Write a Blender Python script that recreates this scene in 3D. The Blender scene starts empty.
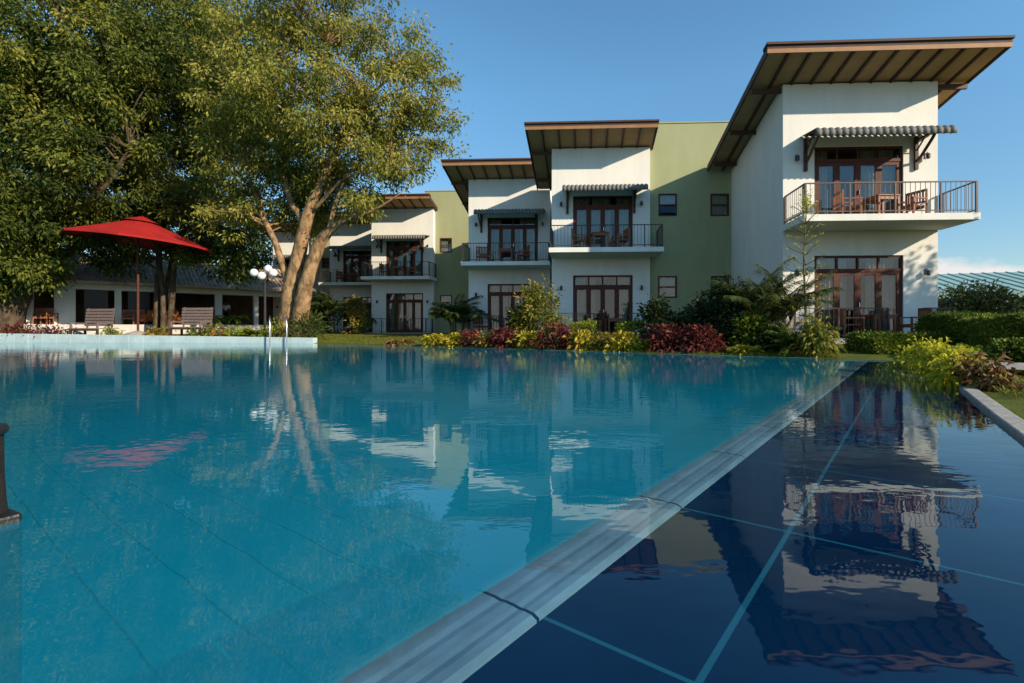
import bpy, bmesh, math, random
import numpy as np
from mathutils import Vector, Matrix

random.seed(7)
SC = bpy.context.scene
COL = SC.collection
R = math.radians

# ------------------------------------------------------------------ camera, light, exposure
F = 500.0; CAMH = 0.736; HZ = 328.0
cam_d = bpy.data.cameras.new("camera")
cam = bpy.data.objects.new("camera", cam_d); COL.objects.link(cam)
cam.location = (0, 0, CAMH); cam.rotation_euler = (R(90), 0, 0)
cam_d.sensor_width = 36.0; cam_d.lens = 36.0 * F / 1024.0
cam_d.shift_y = -(341.5 - HZ) / 1024.0
cam_d.clip_start = 0.05; cam_d.clip_end = 3000
SC.camera = cam

SUN = Vector((2.098, -1.619, 1.23)).normalized()          # towards the sun
sun_el = math.asin(SUN.z); sun_az = math.atan2(SUN.x, SUN.y)
world = bpy.data.worlds.new("World"); SC.world = world; world.use_nodes = True
wn = world.node_tree.nodes; wl = world.node_tree.links
for n in list(wn): wn.remove(n)
w_out = wn.new('ShaderNodeOutputWorld'); w_bg = wn.new('ShaderNodeBackground')
sky = wn.new('ShaderNodeTexSky'); sky.sky_type = 'NISHITA'; sky.sun_disc = False
sky.sun_elevation = sun_el; sky.sun_rotation = sun_az
sky.altitude = 50; sky.air_density = 0.85; sky.dust_density = 0.05; sky.ozone_density = 1.1
w_bg.inputs['Strength'].default_value = 0.125
# low cumulus near the horizon
tc = wn.new('ShaderNodeTexCoord'); sep = wn.new('ShaderNodeSeparateXYZ')
wl.new(tc.outputs['Generated'], sep.inputs[0])
mp = wn.new('ShaderNodeMapping'); mp.inputs['Scale'].default_value = (8, 8, 15)
mp.inputs['Location'].default_value = (0.35, 0.2, 0.0)
wl.new(tc.outputs['Generated'], mp.inputs[0])
nz = wn.new('ShaderNodeTexNoise'); nz.inputs['Scale'].default_value = 1.0; nz.inputs['Detail'].default_value = 7
nz.inputs['Roughness'].default_value = 0.55
wl.new(mp.outputs[0], nz.inputs['Vector'])
band = wn.new('ShaderNodeMapRange'); band.inputs['From Min'].default_value = 0.04; band.inputs['From Max'].default_value = 0.15
band.inputs['To Min'].default_value = 0.54; band.inputs['To Max'].default_value = -0.25
wl.new(sep.outputs['Z'], band.inputs['Value'])
addm = wn.new('ShaderNodeMath'); addm.operation = 'ADD'
wl.new(nz.outputs['Fac'], addm.inputs[0]); wl.new(band.outputs[0], addm.inputs[1])
cr = wn.new('ShaderNodeMapRange'); cr.inputs['From Min'].default_value = 0.50; cr.inputs['From Max'].default_value = 0.66
cr.inputs['To Max'].default_value = 0.9
wl.new(addm.outputs[0], cr.inputs['Value'])
hs = wn.new('ShaderNodeHueSaturation'); hs.inputs['Saturation'].default_value = 1.20; hs.inputs['Hue'].default_value = 0.488; hs.inputs['Value'].default_value = 1.0
wl.new(sky.outputs[0], hs.inputs['Color'])
mx = wn.new('ShaderNodeMixRGB'); mx.inputs['Color2'].default_value = (4.0, 3.8, 3.75, 1)
hz = wn.new('ShaderNodeMapRange'); hz.inputs['From Min'].default_value = 0.02; hz.inputs['From Max'].default_value = 0.42
hz.inputs['To Min'].default_value = 0.50; hz.inputs['To Max'].default_value = 1.0
wl.new(sep.outputs['Z'], hz.inputs['Value']); wl.new(hz.outputs[0], hs.inputs['Value'])      # sky colour dimmed towards the horizon so the low clouds stand out
wl.new(cr.outputs[0], mx.inputs['Fac']); wl.new(hs.outputs[0], mx.inputs['Color1'])
wl.new(mx.outputs[0], w_bg.inputs['Color']); wl.new(w_bg.outputs[0], w_out.inputs[0])

sun_d = bpy.data.lights.new("sun", 'SUN'); sun_d.energy = 3.6; sun_d.angle = R(0.6)
sun_d.color = (1.0, 0.86, 0.66)
sun = bpy.data.objects.new("sun", sun_d); COL.objects.link(sun)
sun.rotation_euler = SUN.to_track_quat('Z', 'Y').to_euler(); sun.location = SUN * 80

SC.view_settings.view_transform = 'Standard'
try: SC.view_settings.look = 'None'
except Exception: pass
SC.view_settings.exposure = 0.86; SC.view_settings.gamma = 1.0
SC.view_settings.use_curve_mapping = False
SC.render.engine = 'CYCLES'
SC.cycles.max_bounces = 6; SC.cycles.diffuse_bounces = 2; SC.cycles.glossy_bounces = 4
SC.cycles.transmission_bounces = 4; SC.cycles.transparent_max_bounces = 12
SC.cycles.caustics_reflective = False; SC.cycles.caustics_refractive = False
SC.cycles.sample_clamp_indirect = 4.0

# ------------------------------------------------------------------ materials
def mat(name, col, rough=0.7, spec=0.3, metal=0.0, var=0.0, vscale=3.0, bump=0.0, bscale=20.0, col2=None, detail=6, stretch=None, streak=0.0):
    m = bpy.data.materials.new(name); m.use_nodes = True
    nt = m.node_tree; b = nt.nodes['Principled BSDF']
    b.inputs['Roughness'].default_value = rough; b.inputs['Metallic'].default_value = metal
    b.inputs['Specular IOR Level'].default_value = spec
    c = (*col, 1)
    b.inputs['Base Color'].default_value = c
    if var > 0 or bump > 0:
        t = nt.nodes.new('ShaderNodeTexCoord'); mpn = nt.nodes.new('ShaderNodeMapping')
        if stretch: mpn.inputs['Scale'].default_value = stretch
        nt.links.new(t.outputs['Object'], mpn.inputs[0])
    if var > 0:
        n = nt.nodes.new('ShaderNodeTexNoise'); n.inputs['Scale'].default_value = vscale
        n.inputs['Detail'].default_value = detail; n.inputs['Roughness'].default_value = 0.65
        nt.links.new(mpn.outputs[0], n.inputs['Vector'])
        r = nt.nodes.new('ShaderNodeValToRGB')
        c2 = col2 if col2 else tuple(x * (1 - var) for x in col)
        c1 = col if col2 else tuple(min(1, x * (1 + var * 0.4)) for x in col)
        r.color_ramp.elements[0].color = (*c2, 1); r.color_ramp.elements[0].position = 0.3
        r.color_ramp.elements[1].color = (*c1, 1); r.color_ramp.elements[1].position = 0.68
        nt.links.new(n.outputs['Fac'], r.inputs[0]); nt.links.new(r.outputs[0], b.inputs['Base Color'])
        if streak > 0:
            ms_ = nt.nodes.new('ShaderNodeMapping'); ms_.inputs['Scale'].default_value = (2.6, 2.6, .30); nt.links.new(t.outputs['Object'], ms_.inputs[0])
            ns = nt.nodes.new('ShaderNodeTexNoise'); ns.inputs['Scale'].default_value = 1.0; ns.inputs['Detail'].default_value = 7; ns.inputs['Roughness'].default_value = .7
            nt.links.new(ms_.outputs[0], ns.inputs['Vector'])
            rs = nt.nodes.new('ShaderNodeMapRange'); rs.inputs['From Min'].default_value = .50; rs.inputs['From Max'].default_value = .85; rs.inputs['To Max'].default_value = streak
            nt.links.new(ns.outputs['Fac'], rs.inputs['Value'])
            mxs = nt.nodes.new('ShaderNodeMixRGB'); mxs.inputs['Color2'].default_value = (.20, .19, .15, 1)
            nt.links.new(rs.outputs[0], mxs.inputs['Fac']); nt.links.new(r.outputs[0], mxs.inputs['Color1']); nt.links.new(mxs.outputs[0], b.inputs['Base Color'])
    if bump > 0:
        n2 = nt.nodes.new('ShaderNodeTexNoise'); n2.inputs['Scale'].default_value = bscale; n2.inputs['Detail'].default_value = 5
        nt.links.new(mpn.outputs[0], n2.inputs['Vector'])
        bp = nt.nodes.new('ShaderNodeBump'); bp.inputs['Strength'].default_value = bump; bp.inputs['Distance'].default_value = 0.02
        nt.links.new(n2.outputs['Fac'], bp.inputs['Height']); nt.links.new(bp.outputs[0], b.inputs['Normal'])
    return m

def leafmat(name, cols, transl=0.3, rough=0.6):
    m = bpy.data.materials.new(name); m.use_nodes = True
    nt = m.node_tree; b = nt.nodes['Principled BSDF']; out = nt.nodes['Material Output']
    b.inputs['Roughness'].default_value = rough; b.inputs['Specular IOR Level'].default_value = 0.18
    a = nt.nodes.new('ShaderNodeAttribute'); a.attribute_name = 'tint'
    r = nt.nodes.new('ShaderNodeValToRGB')
    els = r.color_ramp.elements
    while len(els) < len(cols): els.new(0.5)
    for i, c in enumerate(cols):
        els[i].position = i / (len(cols) - 1); els[i].color = (*c, 1)
    nt.links.new(a.outputs['Fac'], r.inputs[0]); nt.links.new(r.outputs[0], b.inputs['Base Color'])
    tr = nt.nodes.new('ShaderNodeBsdfTranslucent'); nt.links.new(r.outputs[0], tr.inputs['Color'])
    ms = nt.nodes.new('ShaderNodeMixShader'); ms.inputs[0].default_value = transl
    nt.links.new(b.outputs[0], ms.inputs[1]); nt.links.new(tr.outputs[0], ms.inputs[2]); nt.links.new(ms.outputs[0], out.inputs[0])
    return m

M = {}
M['white'] = mat('white_plaster', (0.77, 0.75, 0.685), 0.85, 0.2, var=0.10, vscale=0.8, bump=0.25, bscale=30, stretch=(1, 1, .45), streak=.13)
M['green'] = mat('green_plaster', (0.355, 0.365, 0.20), 0.85, 0.2, var=0.13, vscale=0.6, bump=0.25, bscale=26, stretch=(1, 1, .5), streak=.14)
M['wood'] = mat('red_brown_wood', (0.105, 0.034, 0.02), 0.55, 0.2, var=0.45, vscale=6, stretch=(6, 6, .6))
M['wood_light'] = mat('orange_brown_wood', (0.30, 0.105, 0.045), 0.45, 0.4, var=0.4, vscale=5, stretch=(4, 4, 1))
M['fascia_dark'] = mat('dark_roof_edge', (0.075, 0.042, 0.034), 0.7, 0.3, var=0.3, vscale=3)
M['fascia_tan'] = mat('tan_eave_board', (0.33, 0.165, 0.07), 0.6, 0.3, var=0.25, vscale=2)
M['soffit'] = mat('tan_soffit_board', (0.44, 0.27, 0.13), 0.75, 0.2, var=0.22, vscale=1.2)
M['rafter'] = mat('dark_rafter_timber', (0.075, 0.035, 0.022), 0.6, 0.3, var=0.3, vscale=4)
M['rooftile'] = mat('grey_brown_roof_tile', (0.56, 0.42, 0.31), 0.8, 0.2, var=0.45, vscale=1.6, bump=0.5, bscale=9)
M['iron'] = mat('dark_iron', (0.035, 0.03, 0.028), 0.5, 0.4, var=0.3, vscale=8)
M['iron_brown'] = mat('brown_rail_paint', (0.075, 0.045, 0.035), 0.45, 0.4, var=0.2, vscale=8)
M['awning'] = mat('grey_corrugated_sheet', (0.17, 0.165, 0.15), 0.7, 0.3, var=0.35, vscale=4, bump=0.2, bscale=15)
M['curtain'] = mat('cream_curtain', (0.50, 0.46, 0.35), 0.9, 0.1, var=0.25, vscale=5, col2=(0.26, 0.23, 0.15), stretch=(5, 5, 1.2))
M['lamp'] = mat('wall_lamp_metal', (0.03, 0.03, 0.03), 0.4, 0.5, var=.1, vscale=5)
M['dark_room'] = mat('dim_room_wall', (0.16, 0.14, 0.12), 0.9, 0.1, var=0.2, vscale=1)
M['coping'] = mat('white_pool_coping', (0.62, 0.66, 0.66), 0.55, 0.4, var=0.18, vscale=2.5, bump=.1)
M['stone'] = mat('pale_concrete', (0.36, 0.34, 0.30), 0.85, 0.2, var=0.35, vscale=5, bump=0.4, bscale=25)
M['bark'] = mat('fig_bark', (0.37, 0.23, 0.115), 0.9, 0.15, var=0.5, vscale=4.0, bump=1.0, bscale=9, stretch=(1, 1, .5), col2=(0.14, 0.085, 0.044))
M['bark_dark'] = mat('dark_bark', (0.10, 0.072, 0.048), 0.9, 0.15, var=0.5, vscale=3, bump=1.0, bscale=8, stretch=(1, 1, .5))
M['stem'] = mat('green_brown_stem', (0.13, 0.12, 0.05), 0.8, 0.2, var=0.4, vscale=6)
M['red_canvas'] = mat('red_canvas', (0.34, 0.016, 0.013), 0.8, 0.2, var=0.22, vscale=1.5, bump=.15, bscale=12)
M['globe'] = mat('white_opal_globe', (0.80, 0.78, 0.74), 0.25, 0.5, var=.03, vscale=2)
M['steel'] = mat('brushed_steel', (0.55, 0.56, 0.57), 0.25, 0.5, 1.0, var=.1, vscale=9)
M['grey_wood'] = mat('weathered_grey_wood', (0.20, 0.15, 0.135), 0.8, 0.2, var=0.4, vscale=5, stretch=(1, 4, 4))
M['orange'] = mat('orange_cushion', (0.42, 0.115, 0.035), 0.8, 0.2, var=0.25, vscale=6)
M['metal_green'] = mat('pale_green_metal_roof', (0.30, 0.46, 0.40), 0.45, 0.5, var=0.2, vscale=1.2)
M['post_stone'] = mat('weathered_post_stone', (0.020, 0.017, 0.013), 0.8, 0.3, var=0.6, vscale=14, bump=.8, bscale=25)
M['post_dark'] = mat('wet_dark_stone', (0.014, 0.013, 0.013), 0.5, 0.5, var=.5, vscale=12, bump=.6, bscale=25)
M['skin'] = mat('brown_skin', (0.16, 0.085, 0.055), 0.6, 0.3, var=.05, vscale=10)
M['shirt'] = mat('white_shirt', (0.72, 0.72, 0.72), 0.85, 0.1, var=.08, vscale=10)
M['black_cloth'] = mat('black_cloth', (0.02, 0.02, 0.022), 0.8, 0.2, var=.2, vscale=10)
M['paving'] = mat('grey_path_paving', (0.36, 0.33, 0.30), 0.85, 0.2, var=0.3, vscale=5, bump=.3)

L = {}
L['tree_main'] = leafmat('olive_green_leaf', [(0.08, 0.11, 0.016), (0.21, 0.225, 0.038), (0.37, 0.35, 0.062), (0.48, 0.42, 0.10)], 0.46)
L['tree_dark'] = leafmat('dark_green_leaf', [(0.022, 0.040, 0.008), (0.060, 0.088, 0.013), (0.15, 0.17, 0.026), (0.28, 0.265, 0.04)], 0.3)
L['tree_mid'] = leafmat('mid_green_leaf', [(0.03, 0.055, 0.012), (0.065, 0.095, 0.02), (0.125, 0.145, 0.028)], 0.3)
L['hedge'] = leafmat('hedge_leaf', [(0.04, 0.075, 0.010), (0.11, 0.16, 0.016), (0.25, 0.28, 0.03)], 0.25)
L['shrub_dark'] = leafmat('glossy_dark_leaf', [(0.015, 0.028, 0.01), (0.03, 0.05, 0.015), (0.055, 0.08, 0.025)], 0.2, 0.35)
L['palm'] = leafmat('palm_leaf', [(0.03, 0.055, 0.012), (0.065, 0.095, 0.02), (0.14, 0.15, 0.035)], 0.3)
L['yellow'] = leafmat('yellow_croton_leaf', [(0.12, 0.15, 0.015), (0.36, 0.33, 0.025), (0.55, 0.42, 0.035), (0.42, 0.20, 0.03)], 0.3)
L['red'] = leafmat('red_croton_leaf', [(0.04, 0.010, 0.010), (0.105, 0.018, 0.019), (0.19, 0.04, 0.034), (0.20, 0.11, 0.04)], 0.3)
L['mixed'] = leafmat('mixed_croton_leaf', [(0.07, 0.09, 0.015), (0.19, 0.19, 0.03), (0.36, 0.26, 0.04), (0.36, 0.10, 0.035)], 0.3)
L['yellow_green'] = leafmat('yellow_green_leaf', [(0.06, 0.085, 0.012), (0.15, 0.17, 0.025), (0.27, 0.25, 0.035), (0.33, 0.20, 0.04)], 0.3)
L['gold'] = leafmat('golden_croton_leaf', [(0.17, 0.22, 0.018), (0.46, 0.46, 0.03), (0.70, 0.60, 0.05)], 0.42)
L['lime'] = leafmat('lime_leaf', [(0.10, 0.16, 0.012), (0.22, 0.28, 0.02), (0.36, 0.36, 0.03)], 0.3)
L['copper'] = leafmat('copper_croton_leaf', [(0.05, 0.03, 0.012), (0.14, 0.06, 0.03), (0.28, 0.19, 0.05), (0.36, 0.26, 0.07)], 0.3)
L['grass'] = leafmat('lawn_grass_blade', [(0.07, 0.10, 0.012), (0.15, 0.165, 0.02), (0.25, 0.22, 0.04)], 0.3, 0.7)

def two_sided_ior(nt, fr, ior):
    # same reflectance from both sides of a thin or unrefracted surface
    ge = nt.nodes.new('ShaderNodeNewGeometry'); mr = nt.nodes.new('ShaderNodeMapRange')
    mr.inputs['To Min'].default_value = ior; mr.inputs['To Max'].default_value = 1.0 / ior
    nt.links.new(ge.outputs['Backfacing'], mr.inputs['Value']); nt.links.new(mr.outputs[0], fr.inputs['IOR'])

for bk in ('bark', 'bark_dark'):
    rr_ = [n_ for n_ in M[bk].node_tree.nodes if n_.type == 'VALTORGB'][0].color_ramp
    rr_.elements[0].position = .40; rr_.elements[1].position = .60

def glass_mat():
    m = bpy.data.materials.new('window_glass'); m.use_nodes = True
    nt = m.node_tree; nt.nodes.remove(nt.nodes['Principled BSDF']); out = nt.nodes['Material Output']
    g = nt.nodes.new('ShaderNodeBsdfGlossy'); g.inputs['Roughness'].default_value = 0.01; g.inputs['Color'].default_value = (.95, .97, 1, 1)
    t = nt.nodes.new('ShaderNodeBsdfTransparent'); t.inputs['Color'].default_value = (.80, .84, .83, 1)
    fr = nt.nodes.new('ShaderNodeFresnel'); two_sided_ior(nt, fr, 1.6)
    tc_ = nt.nodes.new('ShaderNodeTexCoord'); n = nt.nodes.new('ShaderNodeTexNoise'); n.inputs['Scale'].default_value = 0.9
    nt.links.new(tc_.outputs['Object'], n.inputs['Vector'])
    bp = nt.nodes.new('ShaderNodeBump'); bp.inputs['Strength'].default_value = 0.25; bp.inputs['Distance'].default_value = 0.03
    nt.links.new(n.outputs['Fac'], bp.inputs['Height']); nt.links.new(bp.outputs[0], g.inputs['Normal'])
    ms = nt.nodes.new('ShaderNodeMixShader'); nt.links.new(fr.outputs[0], ms.inputs[0])
    nt.links.new(t.outputs[0], ms.inputs[1]); nt.links.new(g.outputs[0], ms.inputs[2]); nt.links.new(ms.outputs[0], out.inputs[0])
    return m
M['glass'] = glass_mat()

# pool axes: U runs along the tiled shelf away from the camera, N across it to the right
U = np.array((0.623, 0.782)); N = np.array((0.782, -0.623))
POOL_ROT = math.atan2(U[1], U[0])                        # local x = U

def water_mat(name, ior, body=None, share=0.0):
    m = bpy.data.materials.new(name); m.use_nodes = True
    nt = m.node_tree; nt.nodes.remove(nt.nodes['Principled BSDF']); out = nt.nodes['Material Output']
    g = nt.nodes.new('ShaderNodeBsdfGlossy'); g.inputs['Roughness'].default_value = 0.015; g.inputs['Color'].default_value = (.90, .98, 1, 1)
    t = nt.nodes.new('ShaderNodeBsdfTransparent'); t.inputs['Color'].default_value = (.88, .97, .98, 1)
    fr = nt.nodes.new('ShaderNodeFresnel'); two_sided_ior(nt, fr, ior)
    tc_ = nt.nodes.new('ShaderNodeTexCoord')
    def noise(scale, sx, sy, rot, det):
        mpn = nt.nodes.new('ShaderNodeMapping'); mpn.inputs['Scale'].default_value = (sx, sy, 1); mpn.inputs['Rotation'].default_value = (0, 0, rot)
        nt.links.new(tc_.outputs['Object'], mpn.inputs[0])
        n = nt.nodes.new('ShaderNodeTexNoise'); n.inputs['Scale'].default_value = scale; n.inputs['Detail'].default_value = det
        n.inputs['Roughness'].default_value = 0.5
        nt.links.new(mpn.outputs[0], n.inputs['Vector']); return n
    n1 = noise(0.9, 1, 1.5, 0.3, 2); n2 = noise(5.5, 1, 1.8, -0.35, 2); n3 = noise(0.16, 1, 1, 0, 2)
    # ripples come in patches
    mr = nt.nodes.new('ShaderNodeMapRange'); mr.inputs['From Min'].default_value = 0.42; mr.inputs['From Max'].default_value = 0.66
    mr.inputs['To Min'].default_value = 0.25; mr.inputs['To Max'].default_value = 1.0
    nt.links.new(n3.outputs['Fac'], mr.inputs['Value'])
    ml = nt.nodes.new('ShaderNodeMath'); ml.operation = 'MULTIPLY'
    nt.links.new(n2.outputs['Fac'], ml.inputs[0]); nt.links.new(mr.outputs[0], ml.inputs[1])
    b1 = nt.nodes.new('ShaderNodeBump'); b1.inputs['Strength'].default_value = 1.0; b1.inputs['Distance'].default_value = 0.0034
    b2 = nt.nodes.new('ShaderNodeBump'); b2.inputs['Strength'].default_value = 1.0; b2.inputs['Distance'].default_value = 0.0030
    nt.links.new(n1.outputs['Fac'], b1.inputs['Height']); nt.links.new(ml.outputs[0], b2.inputs['Height'])
    nt.links.new(b1.outputs[0], b2.inputs['Normal'])
    nt.links.new(b2.outputs[0], g.inputs['Normal']); nt.links.new(b2.outputs[0], fr.inputs['Normal'])
    ms = nt.nodes.new('ShaderNodeMixShader'); nt.links.new(fr.outputs[0], ms.inputs[0])
    under = t.outputs[0]
    if body:      # deep water: part of the light is scattered back by the water itself
        df = nt.nodes.new('ShaderNodeBsdfDiffuse'); df.inputs['Color'].default_value = (*body, 1)
        m2 = nt.nodes.new('ShaderNodeMixShader'); m2.inputs[0].default_value = share
        nt.links.new(t.outputs[0], m2.inputs[1]); nt.links.new(df.outputs[0], m2.inputs[2]); under = m2.outputs[0]
    nt.links.new(under, ms.inputs[1]); nt.links.new(g.outputs[0], ms.inputs[2]); nt.links.new(ms.outputs[0], out.inputs[0])
    return m
M['water'] = water_mat('deep_pool_water', 1.52, (0.003, 0.235, 0.34), 0.58)
M['water_clear'] = water_mat('shallow_clear_water', 1.33)

def tile_mat(name, col, col_line, sx, sy, wx, wy, rough=0.4, var=0.25, wob=0.0, offx=0.0, offy=0.0, spec=0.4):
    """tiles with joints along the pool axes; object coordinates x = U, y = -N side"""
    m = bpy.data.materials.new(name); m.use_nodes = True
    nt = m.node_tree; b = nt.nodes['Principled BSDF']; b.inputs['Roughness'].default_value = rough
    b.inputs['Specular IOR Level'].default_value = spec
    tc_ = nt.nodes.new('ShaderNodeTexCoord'); sp = nt.nodes.new('ShaderNodeSeparateXYZ')
    vec = tc_.outputs['Object']
    if wob > 0:
        nn = nt.nodes.new('ShaderNodeTexNoise'); nn.inputs['Scale'].default_value = 1.6; nn.inputs['Detail'].default_value = 2
        nt.links.new(vec, nn.inputs['Vector'])
        vm = nt.nodes.new('ShaderNodeVectorMath'); vm.operation = 'MULTIPLY_ADD'
        vm.inputs[1].default_value = (wob, wob, 0); nt.links.new(nn.outputs['Color'], vm.inputs[0]); nt.links.new(vec, vm.inputs[2])
        vec = vm.outputs[0]
    nt.links.new(vec, sp.inputs[0])
    def line(o, s, w, off):
        a = nt.nodes.new('ShaderNodeMath'); a.operation = 'ADD'; a.inputs[1].default_value = off + 100 * s
        nt.links.new(o, a.inputs[0])
        md = nt.nodes.new('ShaderNodeMath'); md.operation = 'MODULO'; md.inputs[1].default_value = s
        nt.links.new(a.outputs[0], md.inputs[0])
        lt = nt.nodes.new('ShaderNodeMath'); lt.operation = 'LESS_THAN'; lt.inputs[1].default_value = w
        nt.links.new(md.outputs[0], lt.inputs[0]); return lt
    lx = line(sp.outputs['X'], sx, wx, offx); ly = line(sp.outputs['Y'], sy, wy, offy)
    mxm = nt.nodes.new('ShaderNodeMath'); mxm.operation = 'MAXIMUM'
    nt.links.new(lx.outputs[0], mxm.inputs[0]); nt.links.new(ly.outputs[0], mxm.inputs[1])
    n = nt.nodes.new('ShaderNodeTexNoise'); n.inputs['Scale'].default_value = 1.1; n.inputs['Detail'].default_value = 6
    nt.links.new(tc_.outputs['Object'], n.inputs['Vector'])
    r = nt.nodes.new('ShaderNodeValToRGB')
    r.color_ramp.elements[0].color = (*[c * (1 - var) for c in col], 1); r.color_ramp.elements[0].position = .3
    r.color_ramp.elements[1].color = (*[c * (1 + var * .5) for c in col], 1); r.color_ramp.elements[1].position = .7
    nt.links.new(n.outputs['Fac'], r.inputs[0])
    mm = nt.nodes.new('ShaderNodeMixRGB'); mm.inputs['Color2'].default_value = (*col_line, 1)
    nt.links.new(mxm.outputs[0], mm.inputs['Fac']); nt.links.new(r.outputs[0], mm.inputs['Color1'])
    nt.links.new(mm.outputs[0], b.inputs['Base Color'])
    return m
M['pool_floor'] = tile_mat('turquoise_pool_tile', (0.003, 0.24, 0.36), (0.001, 0.012, 0.02), 0.40, 6.0, 0.015, 0.01, wob=0.06)
M['shelf'] = tile_mat('navy_shelf_tile', (0.0004, 0.016, 0.050), (0.010, 0.085, 0.14), 1.03, 1.5, 0.014, 0.016, rough=.8, spec=.0, offx=-0.05, offy=-0.35)

def ground_mat():
    m = mat('lawn_ground', (0.13, 0.145, 0.022), 0.95, 0.1, var=0.5, vscale=0.9, bump=0.8, bscale=30, col2=(0.055, 0.075, 0.014))
    return m
M['lawn'] = ground_mat()

# ------------------------------------------------------------------ helpers
class MB:
    def __init__(s): s.v = []; s.f = []
    def add(s, verts, faces):
        o = len(s.v); s.v += [tuple(p) for p in verts]; s.f += [tuple(i + o for i in f) for f in faces]
    def box(s, x0, x1, y0, y1, z0, z1):
        s.add([(x0, y0, z0), (x1, y0, z0), (x1, y1, z0), (x0, y1, z0), (x0, y0, z1), (x1, y0, z1), (x1, y1, z1), (x0, y1, z1)],
              [(0, 3, 2, 1), (4, 5, 6, 7), (0, 1, 5, 4), (1, 2, 6, 5), (2, 3, 7, 6), (3, 0, 4, 7)])
    def bar(s, a, b, w, h=None):
        """square bar from a to b"""
        h = h or w; a = Vector(a); b = Vector(b); d = (b - a).normalized()
        up = Vector((0, 0, 1)) if abs(d.z) < .95 else Vector((0, 1, 0))
        sx = d.cross(up).normalized() * w / 2; sy = sx.cross(d).normalized() * h / 2
        p = [a - sx - sy, a + sx - sy, a + sx + sy, a - sx + sy, b - sx - sy, b + sx - sy, b + sx + sy, b - sx + sy]
        s.add(p, [(0, 3, 2, 1), (4, 5, 6, 7), (0, 1, 5, 4), (1, 2, 6, 5), (2, 3, 7, 6), (3, 0, 4, 7)])
    def prism_x(s, poly, x0, x1):
        """polygon in (y,z) extruded along x"""
        n = len(poly)
        s.add([(x0, y, z) for y, z in poly] + [(x1, y, z) for y, z in poly],
              [tuple(range(n))[::-1], tuple(range(n, 2 * n))] + [(i, (i + 1) % n, n + (i + 1) % n, n + i) for i in range(n)])
    def prism_z(s, poly, z0, z1):
        n = len(poly)
        s.add([(x, y, z0) for x, y in poly] + [(x, y, z1) for x, y in poly],
              [tuple(range(n))[::-1], tuple(range(n, 2 * n))] + [(i, (i + 1) % n, n + (i + 1) % n, n + i) for i in range(n)])
    def tube(s, pts, rad, n=8, rnd=0.0, cap=True):
        pts = [Vector(p) for p in pts]
        if not hasattr(rad, '__len__'): rad = [rad] * len(pts)
        o = len(s.v); prev = None
        for i, p in enumerate(pts):
            d = (pts[min(i + 1, len(pts) - 1)] - pts[max(i - 1, 0)]).normalized()
            if prev is None:
                up = Vector((0, 0, 1)) if abs(d.z) < .9 else Vector((1, 0, 0))
                sx = d.cross(up).normalized()
            else:
                sx = (prev - d * prev.dot(d)).normalized()
            prev = sx; sy = d.cross(sx)
            for k in range(n):
                a = 2 * math.pi * k / n; r = rad[i] * (1 + rnd * (random.random() - .5))
                s.v.append(tuple(p + sx * math.cos(a) * r + sy * math.sin(a) * r))
        for i in range(len(pts) - 1):
            for k in range(n):
                a = o + i * n + k; b = o + i * n + (k + 1) % n
                s.f.append((a, b, b + n, a + n))
        if cap:
            s.f.append(tuple(o + k for k in range(n))[::-1]); s.f.append(tuple(o + (len(pts) - 1) * n + k for k in range(n)))
    def lathe(s, prof, c=(0, 0, 0), n=24):
        o = len(s.v)
        for r, z in prof:
            for k in range(n):
                a = 2 * math.pi * k / n; s.v.append((c[0] + r * math.cos(a), c[1] + r * math.sin(a), c[2] + z))
        for i in range(len(prof) - 1):
            for k in range(n):
                a = o + i * n + k; b = o + i * n + (k + 1) % n; s.f.append((a, b, b + n, a + n))
    def build(s, name, m, parent=None, smooth=False, xf=None, bevel=0.0, loc=None):
        me = bpy.data.meshes.new(name)
        v = [xf(p) for p in s.v] if xf else s.v
        me.from_pydata(v, [], s.f); me.update()
        bm = bmesh.new(); bm.from_mesh(me); bmesh.ops.recalc_face_normals(bm, faces=bm.faces[:]); bm.to_mesh(me); bm.free()
        if smooth:
            for p in me.polygons: p.use_smooth = True
        me.materials.append(m)
        o = bpy.data.objects.new(name, me); COL.objects.link(o)
        if parent: o.parent = parent
        if loc: o.location = loc
        if bevel > 0:
            md = o.modifiers.new('bevel', 'BEVEL'); md.width = bevel; md.segments = 2; md.limit_method = 'ANGLE'
        return o

def tag(o, label=None, cat=None, group=None, kind=None):
    if label: o['label'] = label
    if cat: o['category'] = cat
    if group: o['group'] = group
    if kind: o['kind'] = kind
    return o
def empty(name, loc, label, cat, group=None, rz=0.0):
    o = bpy.data.objects.new(name, None); COL.objects.link(o); o.empty_display_size = .2
    o.location = loc; o.rotation_euler = (0, 0, rz)
    return tag(o, label, cat, group)
def copy_tree(o, parent=None):
    c = o.copy(); COL.objects.link(c)
    if parent: c.parent = parent
    for ch in list(o.children): copy_tree(ch, c)
    return c
def at(px, py, Y):
    return Vector(((px - 512.0) * Y / F, Y, CAMH - (py - HZ) * Y / F))
def smooth_path(pts, k=4):
    """Catmull-Rom through tuples of any length"""
    P = [np.array(p, float) for p in pts]; P = [2 * P[0] - P[1]] + P + [2 * P[-1] - P[-2]]
    out = []
    for i in range(1, len(P) - 2):
        for j in range(k):
            t = j / k
            out.append(0.5 * ((2 * P[i]) + (P[i + 1] - P[i - 1]) * t + (2 * P[i - 1] - 5 * P[i] + 4 * P[i + 1] - P[i + 2]) * t * t
                              + (-P[i - 1] + 3 * P[i] - 3 * P[i + 1] + P[i + 2]) * t ** 3))
    out.append(P[-2]); return out

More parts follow.
